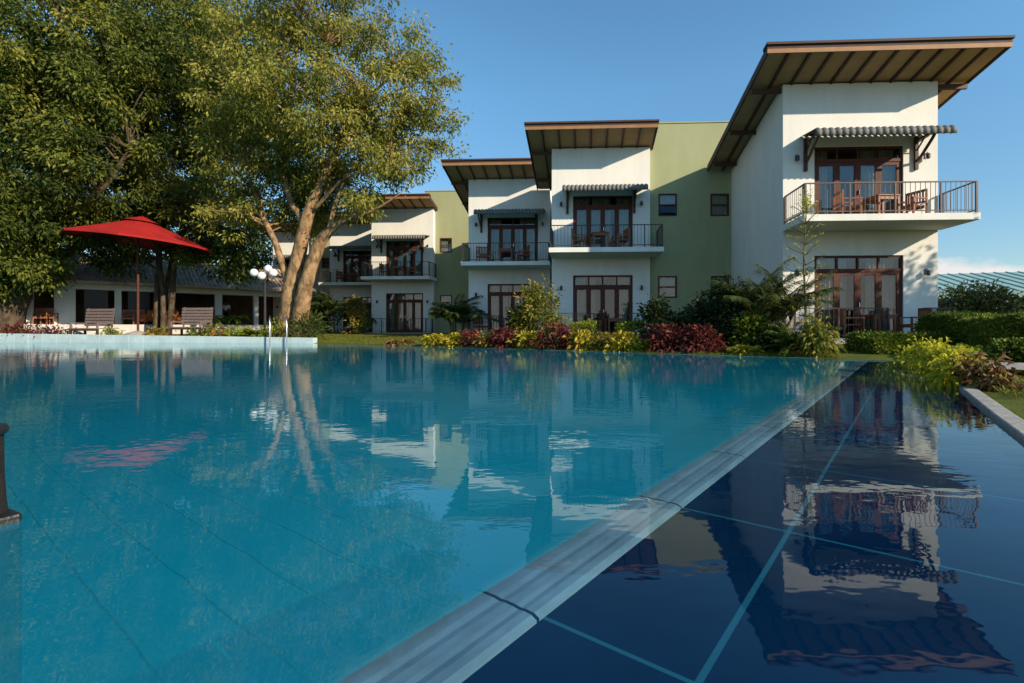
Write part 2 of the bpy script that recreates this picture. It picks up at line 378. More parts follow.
rng = np.random.default_rng(11)
def leaf_mesh(name, pos, dirs, Ln, Wd, m, parent=None, tint=None, droop=0.0, loc=None, flat=0.5):
    """one mesh of many leaves; each leaf is two quads bent along its length"""
    n = len(pos); pos = np.asarray(pos, float); d = np.asarray(dirs, float)
    d /= np.linalg.norm(d, axis=1, keepdims=True) + 1e-9
    up = np.tile(np.array((0, 0, 1.0)), (n, 1)) * flat + rng.normal(size=(n, 3)) * (1 - flat) * 0.9
    s = np.cross(d, up); s /= np.linalg.norm(s, axis=1, keepdims=True) + 1e-9
    nn = np.cross(s, d)
    Ln = np.asarray(Ln).reshape(-1, 1) if hasattr(Ln, '__len__') else Ln * rng.uniform(.7, 1.25, (n, 1))
    Wd = Wd * rng.uniform(.75, 1.2, (n, 1))
    dz = np.zeros((n, 3)); dz[:, 2] = -droop
    mid = pos + d * Ln * 0.5 + nn * Ln * 0.06
    tip = pos + d * Ln + dz * Ln - nn * Ln * 0.05
    v = np.stack([pos, mid - s * Wd * .5, mid + s * Wd * .5, tip], 1).reshape(-1, 3)
    me = bpy.data.meshes.new(name)
    me.vertices.add(4 * n); me.vertices.foreach_set('co', v.ravel())
    b = np.arange(n) * 4
    li = np.stack([b, b + 1, b + 2, b + 1, b + 3, b + 2], 1).ravel().astype(np.int32)
    me.loops.add(6 * n); me.loops.foreach_set('vertex_index', li)
    me.polygons.add(2 * n); me.polygons.foreach_set('loop_start', (np.arange(2 * n) * 3).astype(np.int32))
    try: me.polygons.foreach_set('loop_total', np.full(2 * n, 3, np.int32))
    except Exception: pass
    me.update(calc_edges=True)
    a = me.attributes.new('tint', 'FLOAT', 'FACE')
    t = rng.beta(2, 2, n) if tint is None else np.clip(tint, 0, 1)
    a.data.foreach_set('value', np.repeat(t, 2).astype(np.float32))
    me.materials.append(m)
    o = bpy.data.objects.new(name, me); COL.objects.link(o)
    if parent: o.parent = parent
    if loc is not None: o.location = loc
    return o

# ------------------------------------------------------------------ ground, pool
POOL = [(-1.95, -4.0), (8.95, 10.85), (-9.6, 24.2), (-27.5, 26.2), (-31.0, 10.0), (-15.0, -6.0)]
def resample(poly, step):
    out = []
    for i in range(len(poly)):
        a = np.array(poly[i], float); b = np.array(poly[(i + 1) % len(poly)], float)
        k = max(1, int(np.linalg.norm(b - a) / step))
        out += [a + (b - a) * j / k for j in range(k)]
    return out
def poly_dist(x, y):
    """distance outside the pool outline (negative inside)"""
    best = 1e9; inside = True
    for i in range(len(POOL)):
        ax, ay = POOL[i]; bx, by = POOL[(i + 1) % len(POOL)]
        ex, ey = bx - ax, by - ay; L2 = ex * ex + ey * ey
        t = max(0, min(1, ((x - ax) * ex + (y - ay) * ey) / L2))
        best = min(best, math.hypot(x - ax - t * ex, y - ay - t * ey))
        if ex * (y - ay) - ey * (x - ax) < 0: inside = False
    return -best if inside else best
ZR = [(0, .006), (.6, .03), (1.5, .12), (4, .30), (9, .38), (20, .42), (1e6, .42)]
def gz(x, y):
    d = max(0, poly_dist(x, y))
    for (a, za), (b, zb) in zip(ZR, ZR[1:]):
        if d <= b: return za + (zb - za) * (d - a) / (b - a)
    return .42
def build_ground():
    base = resample(POOL, 1.0); c = np.array((-10.0, 10.0)); n = len(base)
    v = []; f = []
    rings = [0.0, .3, .8, 1.6, 3, 5, 8, 12, 18, 30, 60, 150, 900]
    for d in rings:
        for p in base:
            u = (p - c) / np.linalg.norm(p - c); q = p + u * d
            z = gz(q[0], q[1]) if d > 0 else 0.006
            if 1 < d < 40: z += 0.02 * math.sin(q[0] * 1.3) * math.sin(q[1] * .9)
            v.append((q[0], q[1], z))
    for r in range(len(rings) - 1):
        for k in range(n):
            a = r * n + k; b = r * n + (k + 1) % n
            f.append((a, a + n, b + n, b))
    mb = MB(); mb.v = v; mb.f = f
    o = mb.build('ground', M['lawn'], smooth=True); tag(o, kind='structure')
build_ground()

# pool basin in pool coordinates (x along U, y = left of U)
def to_pool(x, y): return (x * U[0] + y * U[1], -(x * N[0] + y * N[1]))
PP = [to_pool(*p) for p in POOL]
ZF = -0.85
b = MB()
n = len(PP)
b.add([(x, y, ZF) for x, y in PP], [tuple(range(n))])
fl = b.build('pool_floor', M['pool_floor']); fl.rotation_euler = (0, 0, POOL_ROT); tag(fl, kind='structure')
b = MB()
for i in range(n):
    (x0, y0), (x1, y1) = PP[i], PP[(i + 1) % n]
    b.add([(x0, y0, ZF), (x1, y1, ZF), (x1, y1, .006), (x0, y0, .006)], [(0, 1, 2, 3)])
pw = b.build('pool_wall', M['pool_floor']); pw.rotation_euler = (0, 0, POOL_ROT); tag(pw, kind='structure')
# tiled shelf between the white band and the right kerb
e0 = to_pool(*POOL[0]); e1 = to_pool(*POOL[1])
SH = [(e0[0], e0[1]), (e1[0], e1[1]), (e1[0], 0.76), (e0[0] - .1, 0.76)]
b = MB(); b.prism_z(SH, ZF + .003, -0.03)
sh = b.build('pool_shelf', M['shelf']); sh.rotation_euler = (0, 0, POOL_ROT); tag(sh, kind='structure')
# white band: moulded coping tiles with two ridges and open joints
prof = [(.758, -.05), (.758, -.022), (.775, -.014), (.80, -.0125), (.818, -.015), (.835, -.0125), (.865, -.012), (.885, -.0145), (.905, -.012), (.95, -.013), (.985, -.018), (1.01, -.05), (1.01, ZF + .003), (.758, ZF + .003)]
b = MB()
s = e0[0] - .1; joint = 1.06
edges = [s]; k = -5
while True:
    p = joint + k * 1.04
    k += 1
    if p <= s: continue
    if p >= e1[0]: break
    edges.append(p)
edges.append(e1[0])
for a_, b_ in zip(edges, edges[1:]):
    a2 = a_ + (.006 if a_ != s else 0); b2 = b_ - (.006 if b_ != e1[0] else 0)
    nn_ = len(prof)
    b.add([(a2, y, z) for y, z in prof] + [(b2, y, z) for y, z in prof],
          [tuple(range(nn_)), tuple(range(nn_, 2 * nn_))[::-1]] + [(i, (i + 1) % nn_, nn_ + (i + 1) % nn_, nn_ + i) for i in range(nn_)])
M['band'] = mat('pale_coping_tile', (0.10, 0.18, 0.24), 0.5, 0.4, var=0.3, vscale=5.0, bump=.1, stretch=(.8, 1.4, 1))
bo = b.build('pool_coping_band', M['band']); bo.rotation_euler = (0, 0, POOL_ROT); tag(bo, kind='structure')
# water sheet
def clip(poly, off, sgn):
    out = []; f_ = lambda p: sgn * (p[0] * N[0] + p[1] * N[1] - off)
    for i in range(len(poly)):
        p, q = poly[i], poly[(i + 1) % len(poly)]; a, c = f_(p), f_(q)
        if a >= 0: out.append(p)
        if a * c < 0: t = a / (a - c); out.append((p[0] + (q[0] - p[0]) * t, p[1] + (q[1] - p[1]) * t))
    return out
deep = clip(POOL, -.93, -1); shal = clip(POOL, -.93, 1)
b = MB(); b.add([(x, y, 0) for x, y in deep], [tuple(range(len(deep)))]); b.add([(x, y, 0) for x, y in shal], [tuple(range(len(shal)))])
wo = b.build('pool_water', M['water']); wo.data.materials.append(M['water_clear']); wo.data.polygons[1].material_index = 1; tag(wo, kind='structure')

# right concrete kerb (inner edge on the pool outline)
b = MB()
kin = [(-1.97, -3.98), (1.0, .08), (3.97, 4.14), (5.55, 6.24), (7.13, 8.39)]
kout = [(-1.86, -4.06), (1.11, 0.0), (4.08, 4.06), (5.66, 6.16), (7.24, 8.31)]
vv = []
for (a_, c_), (e_, g_) in zip(kin, kout): vv += [(a_, c_, -.3), (e_, g_, -.3), (e_, g_, .042), (a_, c_, .042)]
ff = [(0, 1, 2, 3), (16, 19, 18, 17)]
for k in range(4):
    q = 4 * k
    for m_ in range(4): ff.append((q + m_, q + 4 + m_, q + 4 + (m_ + 1) % 4, q + (m_ + 1) % 4))
b.add(vv, ff)
tag(b.build('pool_kerb', M['stone'], bevel=.012), kind='structure')
# left raised coping with tile joints
A0 = np.array((-9.6, 24.2)); A1 = np.array((-27.5, 26.2)); dA = (A1 - A0); lenA = np.linalg.norm(dA); dA /= lenA; nA = np.array((-dA[1], dA[0]))
if nA[1] < 0: nA = -nA
b = MB(); nt_ = 22
for i in range(nt_):
    t0 = lenA * i / nt_ + .006; t1 = lenA * (i + 1) / nt_ - .006
    z0 = .26 + .20 * (i / nt_); z1 = .26 + .20 * ((i + 1) / nt_)
    p = [A0 + dA * t0 - nA * .02, A0 + dA * t1 - nA * .02, A0 + dA * t1 + nA * .38, A0 + dA * t0 + nA * .38]
    b.add([(q[0], q[1], -.2) for q in p] + [(p[0][0], p[0][1], z0), (p[1][0], p[1][1], z1), (p[2][0], p[2][1], z1), (p[3][0], p[3][1], z0)],
          [(0, 3, 2, 1), (4, 5, 6, 7), (0, 1, 5, 4), (1, 2, 6, 5), (2, 3, 7, 6), (3, 0, 4, 7)])
tag(b.build('pool_raised_coping', mat('pale_blue_coping_tile', (0.50, 0.62, 0.62), .5, .4, var=.2, vscale=1.5), bevel=.01), kind='structure')
# paved path at the right
b = MB(); b.add([(7.6, 5.2, .17), (9.4, 6.3, .21), (7.5, 8.0, .2), (6.9, 7.2, .16)], [(0, 1, 2, 3)])
tag(b.build('garden_path', M['paving']), kind='structure')

# ------------------------------------------------------------------ hotel towers
KF, KS = 0.05, 0.145
def skew(p): return (p[0] + KS * p[1], -KF * p[0] + p[1], p[2])
def wall_openings(b, x0, x1, z0, z1, y0, y1, ops):
    """front wall slab with rectangular openings (x0,x1,z0,z1)"""
    xs = sorted({x0, x1} | {o[0] for o in ops} | {o[1] for o in ops}); zs = sorted({z0, z1} | {o[2] for o in ops} | {o[3] for o in ops})
    for i in range(len(xs) - 1):
        for j in range(len(zs) - 1):
            cx = (xs[i] + xs[i + 1]) / 2; cz = (zs[j] + zs[j + 1]) / 2
            if any(o[0] < cx < o[1] and o[2] < cz < o[3] for o in ops): continue
            b.box(xs[i], xs[i + 1], y0, y1, zs[j], zs[j + 1])
def weld(o):
    bm = bmesh.new(); bm.from_mesh(o.data); bmesh.ops.remove_doubles(bm, verts=bm.verts[:], dist=1e-4)
    seen = {}; dead = set()
    for f in bm.faces:
        k = tuple(sorted(v.index for v in f.verts))
        if k in seen: dead.add(f); dead.add(seen[k])
        else: seen[k] = f
    bmesh.ops.delete(bm, geom=list(dead), context='FACES_ONLY')
    bmesh.ops.recalc_face_normals(bm, faces=bm.faces[:]); bm.to_mesh(o.data); bm.free()

def wood_door(root, x0, x1, z0, z1, transom, seed, xf):
    rnd = random.Random(seed)
    b = MB(); y0, y1 = .05, .12; fw = .075
    b.box(x0, x0 + fw, y0, y1, z0, z1); b.box(x1 - fw, x1, y0, y1, z0, z1)
    b.box(x0 + fw, x1 - fw, y0, y1, z1 - fw, z1)
    zt = z1 - transom
    b.box(x0 + fw, x1 - fw, y0 - .01, y1 + .01, zt - .05, zt + .05)
    n = 4; W = (x1 - x0 - 2 * fw); cells = []
    for i in range(n):
        a = x0 + fw + W * i / n; c = a + W / n
        st = .10
        yy0, yy1 = y0 + .012, y1 - .012
        b.box(a + .002, a + st, yy0, yy1, z0 + .002, zt - .052); b.box(c - st, c - .002, yy0, yy1, z0 + .002, zt - .052)
        b.box(a + st, c - st, yy0, yy1, z0 + .002, z0 + .22); b.box(a + st, c - st, yy0, yy1, zt - .052 - .11, zt - .052)
        cells.append((a + st, c - st, z0 + .22, zt - .162))
        if i: b.box(a - .03, a + .03, yy0 - .014, yy1 + .014, zt + .05, z1 - fw)
    d = b.build('door', M['wood'], root, xf=xf)
    for i in range(n):
        a = x0 + fw + W * i / n; c = a + W / n
        cells.append((a + .03, c - .03, zt + .052, z1 - fw - .002))
    g = MB()
    for a, c, za, zb in cells: g.box(a + .001, c - .001, .083, .089, za + .001, zb - .001)
    g.build('pane', M['glass'], d, xf=xf)
    # curtains hanging behind the panes
    q = MB()
    spans = []
    for i in range(n):
        a = x0 + fw + W * i / n; c = a + W / n
        r = rnd.random()
        if i in (0, 3): spans.append((a, c) if rnd.random() < .6 else (a + .12 * rnd.random(), c - (c - a) * .35 * rnd.random()))
        elif r < .45: spans.append((a, a + (c - a) * rnd.uniform(.4, .75)))
        elif r < .9: spans.append((c - (c - a) * rnd.uniform(.4, .8), c))
    for a, c in spans:
        k = max(8, int((c - a) / .02)); vv = []; ff = []
        for j in range(k + 1):
            x = a + (c - a) * j / k; y = .30 + .03 * math.sin(j * .9 + rnd.random() * .3)
            vv += [(x, y, z0 + .03), (x, y, z1 - .04)]
        ff = [(2 * j, 2 * j + 2, 2 * j + 3, 2 * j + 1) for j in range(k)]
        q.add(vv, ff)
    if spans: q.build('curtain', M['curtain'], d, smooth=True, xf=xf)
    h = MB(); xm = (x0 + x1) / 2
    h.box(xm + .03, xm + .05, .012, .05, z0 + 1.0, z0 + 1.14); h.build('handle', M['steel'], d, xf=xf)
    return d

def railing(b, pts, ztop, zbot, spacing=.14):
    pts = [Vector(p) for p in pts]
    for a, c in zip(pts, pts[1:]):
        A = Vector((a.x, a.y, ztop)); C_ = Vector((c.x, c.y, ztop))
        b.bar(A, C_, .05, .032)
        b.bar((a.x, a.y, zbot + .09), (c.x, c.y, zbot + .09), .03, .03)
        d = (c - a); n = max(1, int(d.length / spacing))
        for i in range(1, n):
            p = a + d * i / n
            if i % 9 == 0: b.box(p.x - .022, p.x + .022, p.y - .022, p.y + .022, zbot, ztop - .02)
            else: b.box(p.x - .0065, p.x + .0065, p.y - .0065, p.y + .0065, zbot + .105, ztop - .02)
    for p in pts: b.box(p.x - .028, p.x + .028, p.y - .028, p.y + .028, zbot, ztop + .004)

def tower(px_left, Y0, w, D, label, seed, slope=.19, roofL=1.0, roofR=1.05, roof_back=6.0, ztop=8.72, railmat='iron', rail_back_left=True, ground_rail=None, doorx=None, balR=.1):
    X0 = (px_left - 512) * Y0 / F
    zg = .42; zs = 4.10
    root = empty('hotel_tower', (X0, Y0, 0), label, 'building', 'white hotel towers facing the pool')
    xf = skew
    dx0, dx1 = doorx if doorx else (.98, w - .95)
    ops = [(dx0, dx1, zg, 3.1), (dx0, dx1, zs, 6.66)]
    b = MB(); wall_openings(b, 0, w, -.1, ztop, 0, .22, ops)
    o = b.build('wall', M['white'], root, xf=xf); weld(o)
    zb = ztop - slope * D
    b = MB()
    b.prism_x([(.22, -.1), (D, -.1), (D, zb), (.22, ztop - slope * .22)], 0, .2)
    b.prism_x([(.22, -.1), (D, -.1), (D, zb), (.22, ztop - slope * .22)], w - .2, w)
    b.box(.2, w - .2, D - .2, D, -.1, zb)
    b.build('side_wall', M['white'], root, xf=xf)
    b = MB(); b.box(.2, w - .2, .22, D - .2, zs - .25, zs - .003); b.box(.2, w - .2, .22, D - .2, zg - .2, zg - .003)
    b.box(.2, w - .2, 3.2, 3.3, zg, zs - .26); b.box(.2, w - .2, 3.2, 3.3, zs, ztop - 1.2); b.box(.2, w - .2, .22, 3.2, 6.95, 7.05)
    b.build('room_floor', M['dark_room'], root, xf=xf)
    # roof: sloping slab, rafters, fascia
    fr = -1.5; th = .045
    def sz(y): return ztop - slope * y + .012
    b = MB()
    b.prism_x([(fr + .06, sz(fr + .06) + .05), (roof_back, sz(roof_back) + .05), (roof_back, sz(roof_back) + .05 + th), (fr + .06, sz(fr + .06) + .05 + th)], -roofL + .05, w + roofR - .05)
    roof = b.build('roof', M['soffit'], root, xf=xf)
    b = MB()
    b.prism_x([(fr, sz(fr) + .10), (roof_back + .05, sz(roof_back) + .10), (roof_back + .05, sz(roof_back) + .24), (fr, sz(fr) + .21)], -roofL - .03, w + roofR + .03)
    b.prism_x([(fr - .06, sz(fr) + .205), (fr + .3, sz(fr) + .15), (fr + .3, sz(fr) + .25), (fr - .06, sz(fr) + .275)], -roofL - .06, w + roofR + .06)
    # side barge boards
    for xx in (-roofL - .03, w + roofR - .012):
        b.prism_x([(fr + .045, sz(fr) - .02), (roof_back + .05, sz(roof_back) - .02), (roof_back + .05, sz(roof_back) + .098), (fr + .045, sz(fr) + .098)], xx, xx + .042)
    b.build('fascia', M['fascia_dark'], roof, xf=xf)
    b = MB(); b.prism_x([(fr, sz(fr) - .03), (fr + .042, sz(fr) - .03), (fr + .042, sz(fr) + .097), (fr, sz(fr) + .097)], -roofL - .03, w + roofR + .03)
    b.build('eave_board', M['fascia_tan'], roof, xf=xf)
    nr = int((w + roofL + roofR) / .62)
    for i in range(1, nr):
        x = -roofL + (w + roofL + roofR) * i / nr
        yb = roof_back if (x < -.03 or x > w + .03) else -.005
        b = MB(); b.prism_x([(fr + .065, sz(fr) - .045), (yb, sz(yb) - .045), (yb, sz(yb) + .048), (fr + .065, sz(fr) + .048)], x - .035, x + .035)
        b.build('rafter', M['rafter'], roof, xf=xf)
    ys = [y for y in (.15, 2.6, 5.0) if y < roof_back - .3]
    for y in ys:
        b = MB(); b.box(-roofL + .03, -.003, y - .05, y + .05, sz(y) - .2, sz(y) - .05); b.build('purlin', M['rafter'], roof, xf=xf)
    if roofR > .5:
        for y in ys:
            b = MB(); b.box(w + .003, w + roofR - .05, y - .05, y + .05, sz(y) - .2, sz(y) - .05); b.build('purlin', M['rafter'], roof, xf=xf)
    # balcony
    bf = -1.62
    b = MB(); b.box(-.02, w + balR, bf, -.003, zs - .2, zs - .004)
    bal = b.build('balcony', M['white'], root, xf=xf)
    b = MB(); railing(b, [(.05, -.05, 0), (.05, bf + .08, 0), (w + balR - .06, bf + .08, 0), (w + balR - .06, -.05, 0)], zs + .93, zs)
    b.build('railing', M[railmat], bal, xf=xf)
    b = MB(); b.box(-.02, w + .03, bf, -.003, zg - .4, zg - .002)
    ter = b.build('terrace', M['stone'], root, xf=xf)
    gr = ground_rail or [[(.05, -.05, 0), (.05, bf + .08, 0), (dx0 + .9, bf + .08, 0)], [(w - 1.0, bf + .08, 0), (w - .03, bf + .08, 0), (w - .03, -.05, 0)]]
    for seg in gr:
        b = MB(); railing(b, seg, zg + .93, zg); b.build('railing', M[railmat], ter, xf=xf)
    # doors
    wood_door(root, dx0, dx1, zg + .003, 3.1, .48, seed, xf); wood_door(root, dx0, dx1, zs + .003, 6.66, .45, seed + 50, xf)
    # awning: corrugated sheet, flat then rolled down at the front
    a0, a1 = .52, w - .22
    prof = []
    for j in range(9):
        t = j / 8; prof.append((-.02 - 1.0 * t, 7.0 - .14 * t))
    for j in range(1, 8):
        a = math.pi / 2 * j / 7; prof.append((-1.02 - .16 * math.sin(a), 6.70 + .16 * math.cos(a)))
    prof.append((-1.18, 6.58))
    nw = 21; k = nw * 8; vv = []; ff = []
    for i in range(k + 1):
        x = a0 + (a1 - a0) * i / k; amp = .05 * abs(math.sin(math.pi * i / 8)) - .03
        for j, (y, z) in enumerate(prof):
            jj = min(j + 1, len(prof) - 1); j0 = max(j - 1, 0)
            ty, tz = prof[jj][0] - prof[j0][0], prof[jj][1] - prof[j0][1]; l = math.hypot(ty, tz); ny, nz_ = tz / l, -ty / l
            vv.append((x, y + ny * amp, z + nz_ * amp))
    m_ = len(prof)
    for i in range(k):
        for j in range(m_ - 1): ff.append((i * m_ + j, i * m_ + j + 1, (i + 1) * m_ + j + 1, (i + 1) * m_ + j))
    b = MB(); b.add(vv, ff); aw = b.build('awning', M['awning'], root, smooth=True, xf=xf)
    sm = aw.modifiers.new('thickness', 'SOLIDIFY'); sm.thickness = .012
    b = MB(); b.bar((a0, -1.02, 6.80), (a1, -1.02, 6.80), .05); b.bar((a0, -.5, 6.86), (a1, -.5, 6.86), .04)
    b.build('batten', M['rafter'], aw, xf=xf)
    for x in (.70, w - .70):
        b = MB(); b.box(x - .05, x + .05, -.09, -.003, 5.85, 6.90)
        pts = [(x, -.09, 6.12), (x, -.30, 6.22), (x, -.55, 6.40), (x, -.80, 6.58), (x, -1.0, 6.77)]
        for p, q in zip(pts, pts[1:]): b.bar(p, q, .06, .07)
        b.bar((x, -.09, 6.78), (x, -1.08, 6.75), .055)
        b.bar((x, -.07, 6.45), (x, -.42, 6.72), .035)
        b.build('awning_bracket', M['rafter'], root, xf=xf)
    for x in (.42, w - .38):
        for z in (2.55, 6.3):
            b = MB(); b.box(x - .035, x + .035, -.02, -.002, z - .09, z + .09)
            b.tube([(x, -.02, z + .06), (x, -.09, z + .10), (x, -.13, z + .04)], .012, 6)
            b.lathe([(.02, .05), (.06, .03), (.055, -.10), (.03, -.13), (.0, -.13)], (x, -.13, z), 10)
            b.build('wall_lamp', M['lamp'], root, xf=xf)
    return root, X0, Y0, w

def on_tower(T, x, y):
    _, X0, Y0, w = T; q = skew((x, y, 0)); return X0 + q[0], Y0 + q[1]

TA = tower(783, 16.4, 4.87, 5.75, 'white hotel tower nearest the camera, tall slanted roof and shaded left side wall', 3, slope=.17, roof_back=5.82, railmat='iron_brown', doorx=(1.0, 3.80),
           ground_rail=[[(.05, -.05, 0), (.05, -.80, 0), (2.85, -.80, 0)], [(3.95, -.80, 0), (4.84, -.80, 0), (4.84, -.05, 0)]])
TB = tower(551.8, 22.5, 4.36, 7.5, 'white hotel tower with long balcony attached left of the wide green wall with four windows', 8, slope=.2, roofR=.12, roof_back=3.9, ztop=8.80, doorx=(.95, 3.60), balR=.36)
TC = tower(468.6, 26.9, 4.36, 7.5, 'shaded white hotel tower set back left of the long balcony tower', 13, slope=.2, roofR=.05, roof_back=4.4, doorx=(1.02, 3.72))
TD = tower(371.5, 34.1, 4.25, 7.5, 'white hotel tower beside the narrow green wall, partly behind the tan tree branch', 21, slope=.2, roofR=.15, roof_back=4.5, ztop=8.85, doorx=(1.0, 3.55), balR=.25)
TE = tower(330, 38.4, 4.3, 7.5, 'far white hotel tower half hidden behind the right limb of the big tree', 28, slope=.2, roofR=.05, roof_back=4.5, doorx=(1.02, 3.6))
TF = tower(273, 43.0, 4.3, 7.5, 'farthest white hotel tower seen between the globe lamp and the big trunk', 33, slope=.2, roofR=.9, roof_back=4.5, ztop=9.0, doorx=(1.02, 3.6))

def window(root, x0, x1, z0, z1, open_sash=False):
    fw = .06; b = MB()
    b.box(x0, x0 + fw, -.02, .06, z0, z1); b.box(x1 - fw, x1, -.02, .06, z0, z1); b.box(x0 + fw, x1 - fw, -.02, .06, z0, z0 + fw); b.box(x0 + fw, x1 - fw, -.02, .06, z1 - fw, z1)
    zm = (z0 + z1) / 2; b.box(x0 + fw, x1 - fw, -.012, .052, zm - .03, zm + .03)
    w_ = b.build('window', M['wood'], root, xf=skew)
    g = MB(); g.box(x0 + fw, x1 - fw, .02, .026, zm + .03, z1 - fw)
    if not open_sash: g.box(x0 + fw, x1 - fw, .02, .026, z0 + fw, zm - .03)
    else:
        g.add([(x0 + fw, .02, zm - .03), (x1 - fw, .02, zm - .03), (x1 - fw, -.16, z0 + .10), (x0 + fw, -.16, z0 + .10)], [(0, 1, 2, 3)])
    g.build('pane', M['glass'], w_, xf=skew)
    c = MB(); k = 20; vv = []
    for j in range(k + 1):
        vv += [(x0 + (x1 - x0) * j / k, .16 + .015 * math.sin(j * 1.7), z0 + (z1 - z0) * (.5 if open_sash else .1)), (x0 + (x1 - x0) * j / k, .16 + .015 * math.sin(j * 1.7), z1)]
    c.add(vv, [(2 * j, 2 * j + 2, 2 * j + 3, 2 * j + 1) for j in range(k)]); c.build('blind', M['curtain'], w_, xf=skew)
def green_block(px0, px1, Y0, ztop, label, wins, D=7):
    X0 = (px0 - 512) * Y0 / F; r1 = (px1 - 512) / F
    w = (r1 * Y0 - X0) / (1 + KF * r1)
    root = empty('stair_block', (X0, Y0, 0), label, 'building', 'green stair blocks between the towers')
    ops = []
    def t(px):
        r = (px - 512) / F; return (r * Y0 - X0) / (1 + KF * r)
    def z(py, px): return CAMH + (HZ - py) * (Y0 - KF * t(px)) / F
    for (a, c, ya, yb, op) in wins: ops.append((t(a), t(c), z(yb, a), z(ya, a), op))
    b = MB(); wall_openings(b, -.6, w, -.1, ztop, 0, .2, ops); weld(b.build('wall', M['green'], root, xf=skew))
    b = MB(); b.box(-.6, -.4, .2, D, -.1, ztop); b.box(w - .2, w, .2, D, -.1, ztop); b.box(-.4, w - .2, D - .2, D, -.1, ztop); b.box(-.4, w - .2, .2, D - .2, ztop - .2, ztop - .005)
    b.build('side_wall', M['green'], root, xf=skew)
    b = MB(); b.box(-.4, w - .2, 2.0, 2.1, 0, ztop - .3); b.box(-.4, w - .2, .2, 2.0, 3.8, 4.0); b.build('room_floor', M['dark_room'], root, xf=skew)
    b = MB(); b.box(-.62, w + .002, -.03, .25, ztop + .001, ztop + .06); b.build('parapet_cap', M['green'], root, xf=skew)
    for a, c, za, zb, op in ops: window(root, a + .002, c - .002, za + .002, zb - .002, op)
green_block(650, 731.5, 22.52, 9.93, 'wide green stair block with four brown windows between the two nearest towers',
            [(658.5, 677, 193.8, 216.2, True), (710.4, 729, 193.8, 216.2, False), (658, 677, 276, 298, False), (711, 729, 276, 298, False)])
green_block(433.5, 470, 34.3, 10.1, 'narrow green stair block with one upper window, palm growing in front', [(440, 452, 238, 252.5, False), (440, 452, 295, 310, False)])
green_block(318, 334, 42.6, 10.1, 'small sliver of green stair block behind the big tree', [(322, 329, 258, 268, False)])

# ------------------------------------------------------------------ balcony furniture
def make_chair(label):
    r = empty('balcony_chair', (0, 0, 0), label, 'chair', 'wooden armchairs on balconies and terraces'); m = M['wood_light']
    b = MB()
    for i in range(6): b.box(-.27 + .09 * i + .004, -.27 + .09 * (i + 1) - .004, -.25, .25, .40, .44)
    b.build('seat', m, r)
    b = MB()
    b.box(-.27, .27, .25, .29, .86, .93); b.box(-.27, .27, .24, .28, .52, .57)
    for i in range(6): b.box(-.235 + .085 * i, -.195 + .085 * i, .245, .275, .57, .86)
    b.build('backrest', m, r)
    for sx in (-1, 1):
        b = MB(); b.box(sx * .29 - .03, sx * .29 + .03, -.27, .26, .62, .66); b.build('armrest', m, r)
        b = MB(); b.box(sx * .29 - .025, sx * .29 + .025, -.26, -.21, 0, .618); b.build('leg', m, r)
        b = MB(); b.box(sx * .295 - .025, sx * .295 + .025, .262, .31, 0, .93); b.build('leg', m, r)
    for y in (-.23, .23):
        b = MB(); b.box(-.265, .265, y - .015, y + .015, .33, .398); b.build('apron', m, r)
    return r
def make_table(label):
    r = empty('balcony_table', (0, 0, 0), label, 'table', 'small wooden tables on balconies and terraces'); m = M['wood_light']
    b = MB(); b.box(-.36, .36, -.36, .36, .70, .74); b.build('tabletop', m, r, bevel=.008)
    for sx in (-1, 1):
        for sy in (-1, 1):
            b = MB(); b.box(sx * .31 - .03, sx * .31 + .03, sy * .31 - .03, sy * .31 + .03, 0, .698); b.build('leg', m, r)
    for y in (-.3125, .3125):
        b = MB(); b.box(-.28, .28, y - .0125, y + .0125, .60, .698); b.build('apron', m, r)
    return r
CH = None; TBL = None
def put_chair(T, x, y, z, rz, label):
    global CH
    if CH is None: o = CH = make_chair(label)
    else: o = copy_tree(CH)
    X, Y = on_tower(T, x, y); o.location = (X, Y, z); o.rotation_euler.z = rz; o['label'] = label
def put_table(T, x, y, z, label):
    global TBL
    if TBL is None: o = TBL = make_table(label)
    else: o = copy_tree(TBL)
    X, Y = on_tower(T, x, y); o.location = (X, Y, z); o.rotation_euler.z = 0.04; o['label'] = label
ZS, ZG = 4.097, .419
put_chair(TA, 1.75, -.62, ZS, R(80), 'wooden armchair left of the table on the nearest upper balcony')
put_table(TA, 2.75, -.60, ZS, 'small wooden table on the nearest upper balcony')
put_chair(TA, 3.62, -.60, ZS, R(-75), 'wooden armchair right of the table on the nearest upper balcony')
put_chair(TB, 1.25, -.7, ZS, R(75), 'wooden armchair left of the table on the middle upper balcony')
put_table(TB, 2.1, -.75, ZS, 'small wooden table on the middle upper balcony')
put_chair(TB, 3.0, -.7, ZS, R(-80), 'wooden armchair right of the table on the middle upper balcony')
put_chair(TC, .95, -.7, ZS, R(20), 'wooden armchair left of the table on the shaded set-back balcony')
put_table(TC, 2.1, -.7, ZS, 'small wooden table on the shaded set-back balcony')
put_chair(TC, 3.0, -.7, ZS, R(-80), 'wooden armchair right of the table on the shaded set-back balcony')
put_chair(TD, 1.25, -.7, ZS, R(80), 'wooden armchair left of the table on the balcony beside the narrow green wall')
put_table(TD, 2.1, -.7, ZS, 'small wooden table on the balcony beside the narrow green wall')
put_chair(TD, 2.95, -.7, ZS, R(-80), 'wooden armchair right of the table on the balcony beside the narrow green wall')
put_chair(TE, 1.3, -.7, ZS, R(70), 'wooden armchair on the far balcony behind the big tree branch')
put_table(TE, 2.2, -.7, ZS, 'small wooden table on the far balcony behind the big tree branch')
put_chair(TA, 1.95, -.42, ZG, R(75), 'wooden armchair left of the table on the nearest ground terrace')
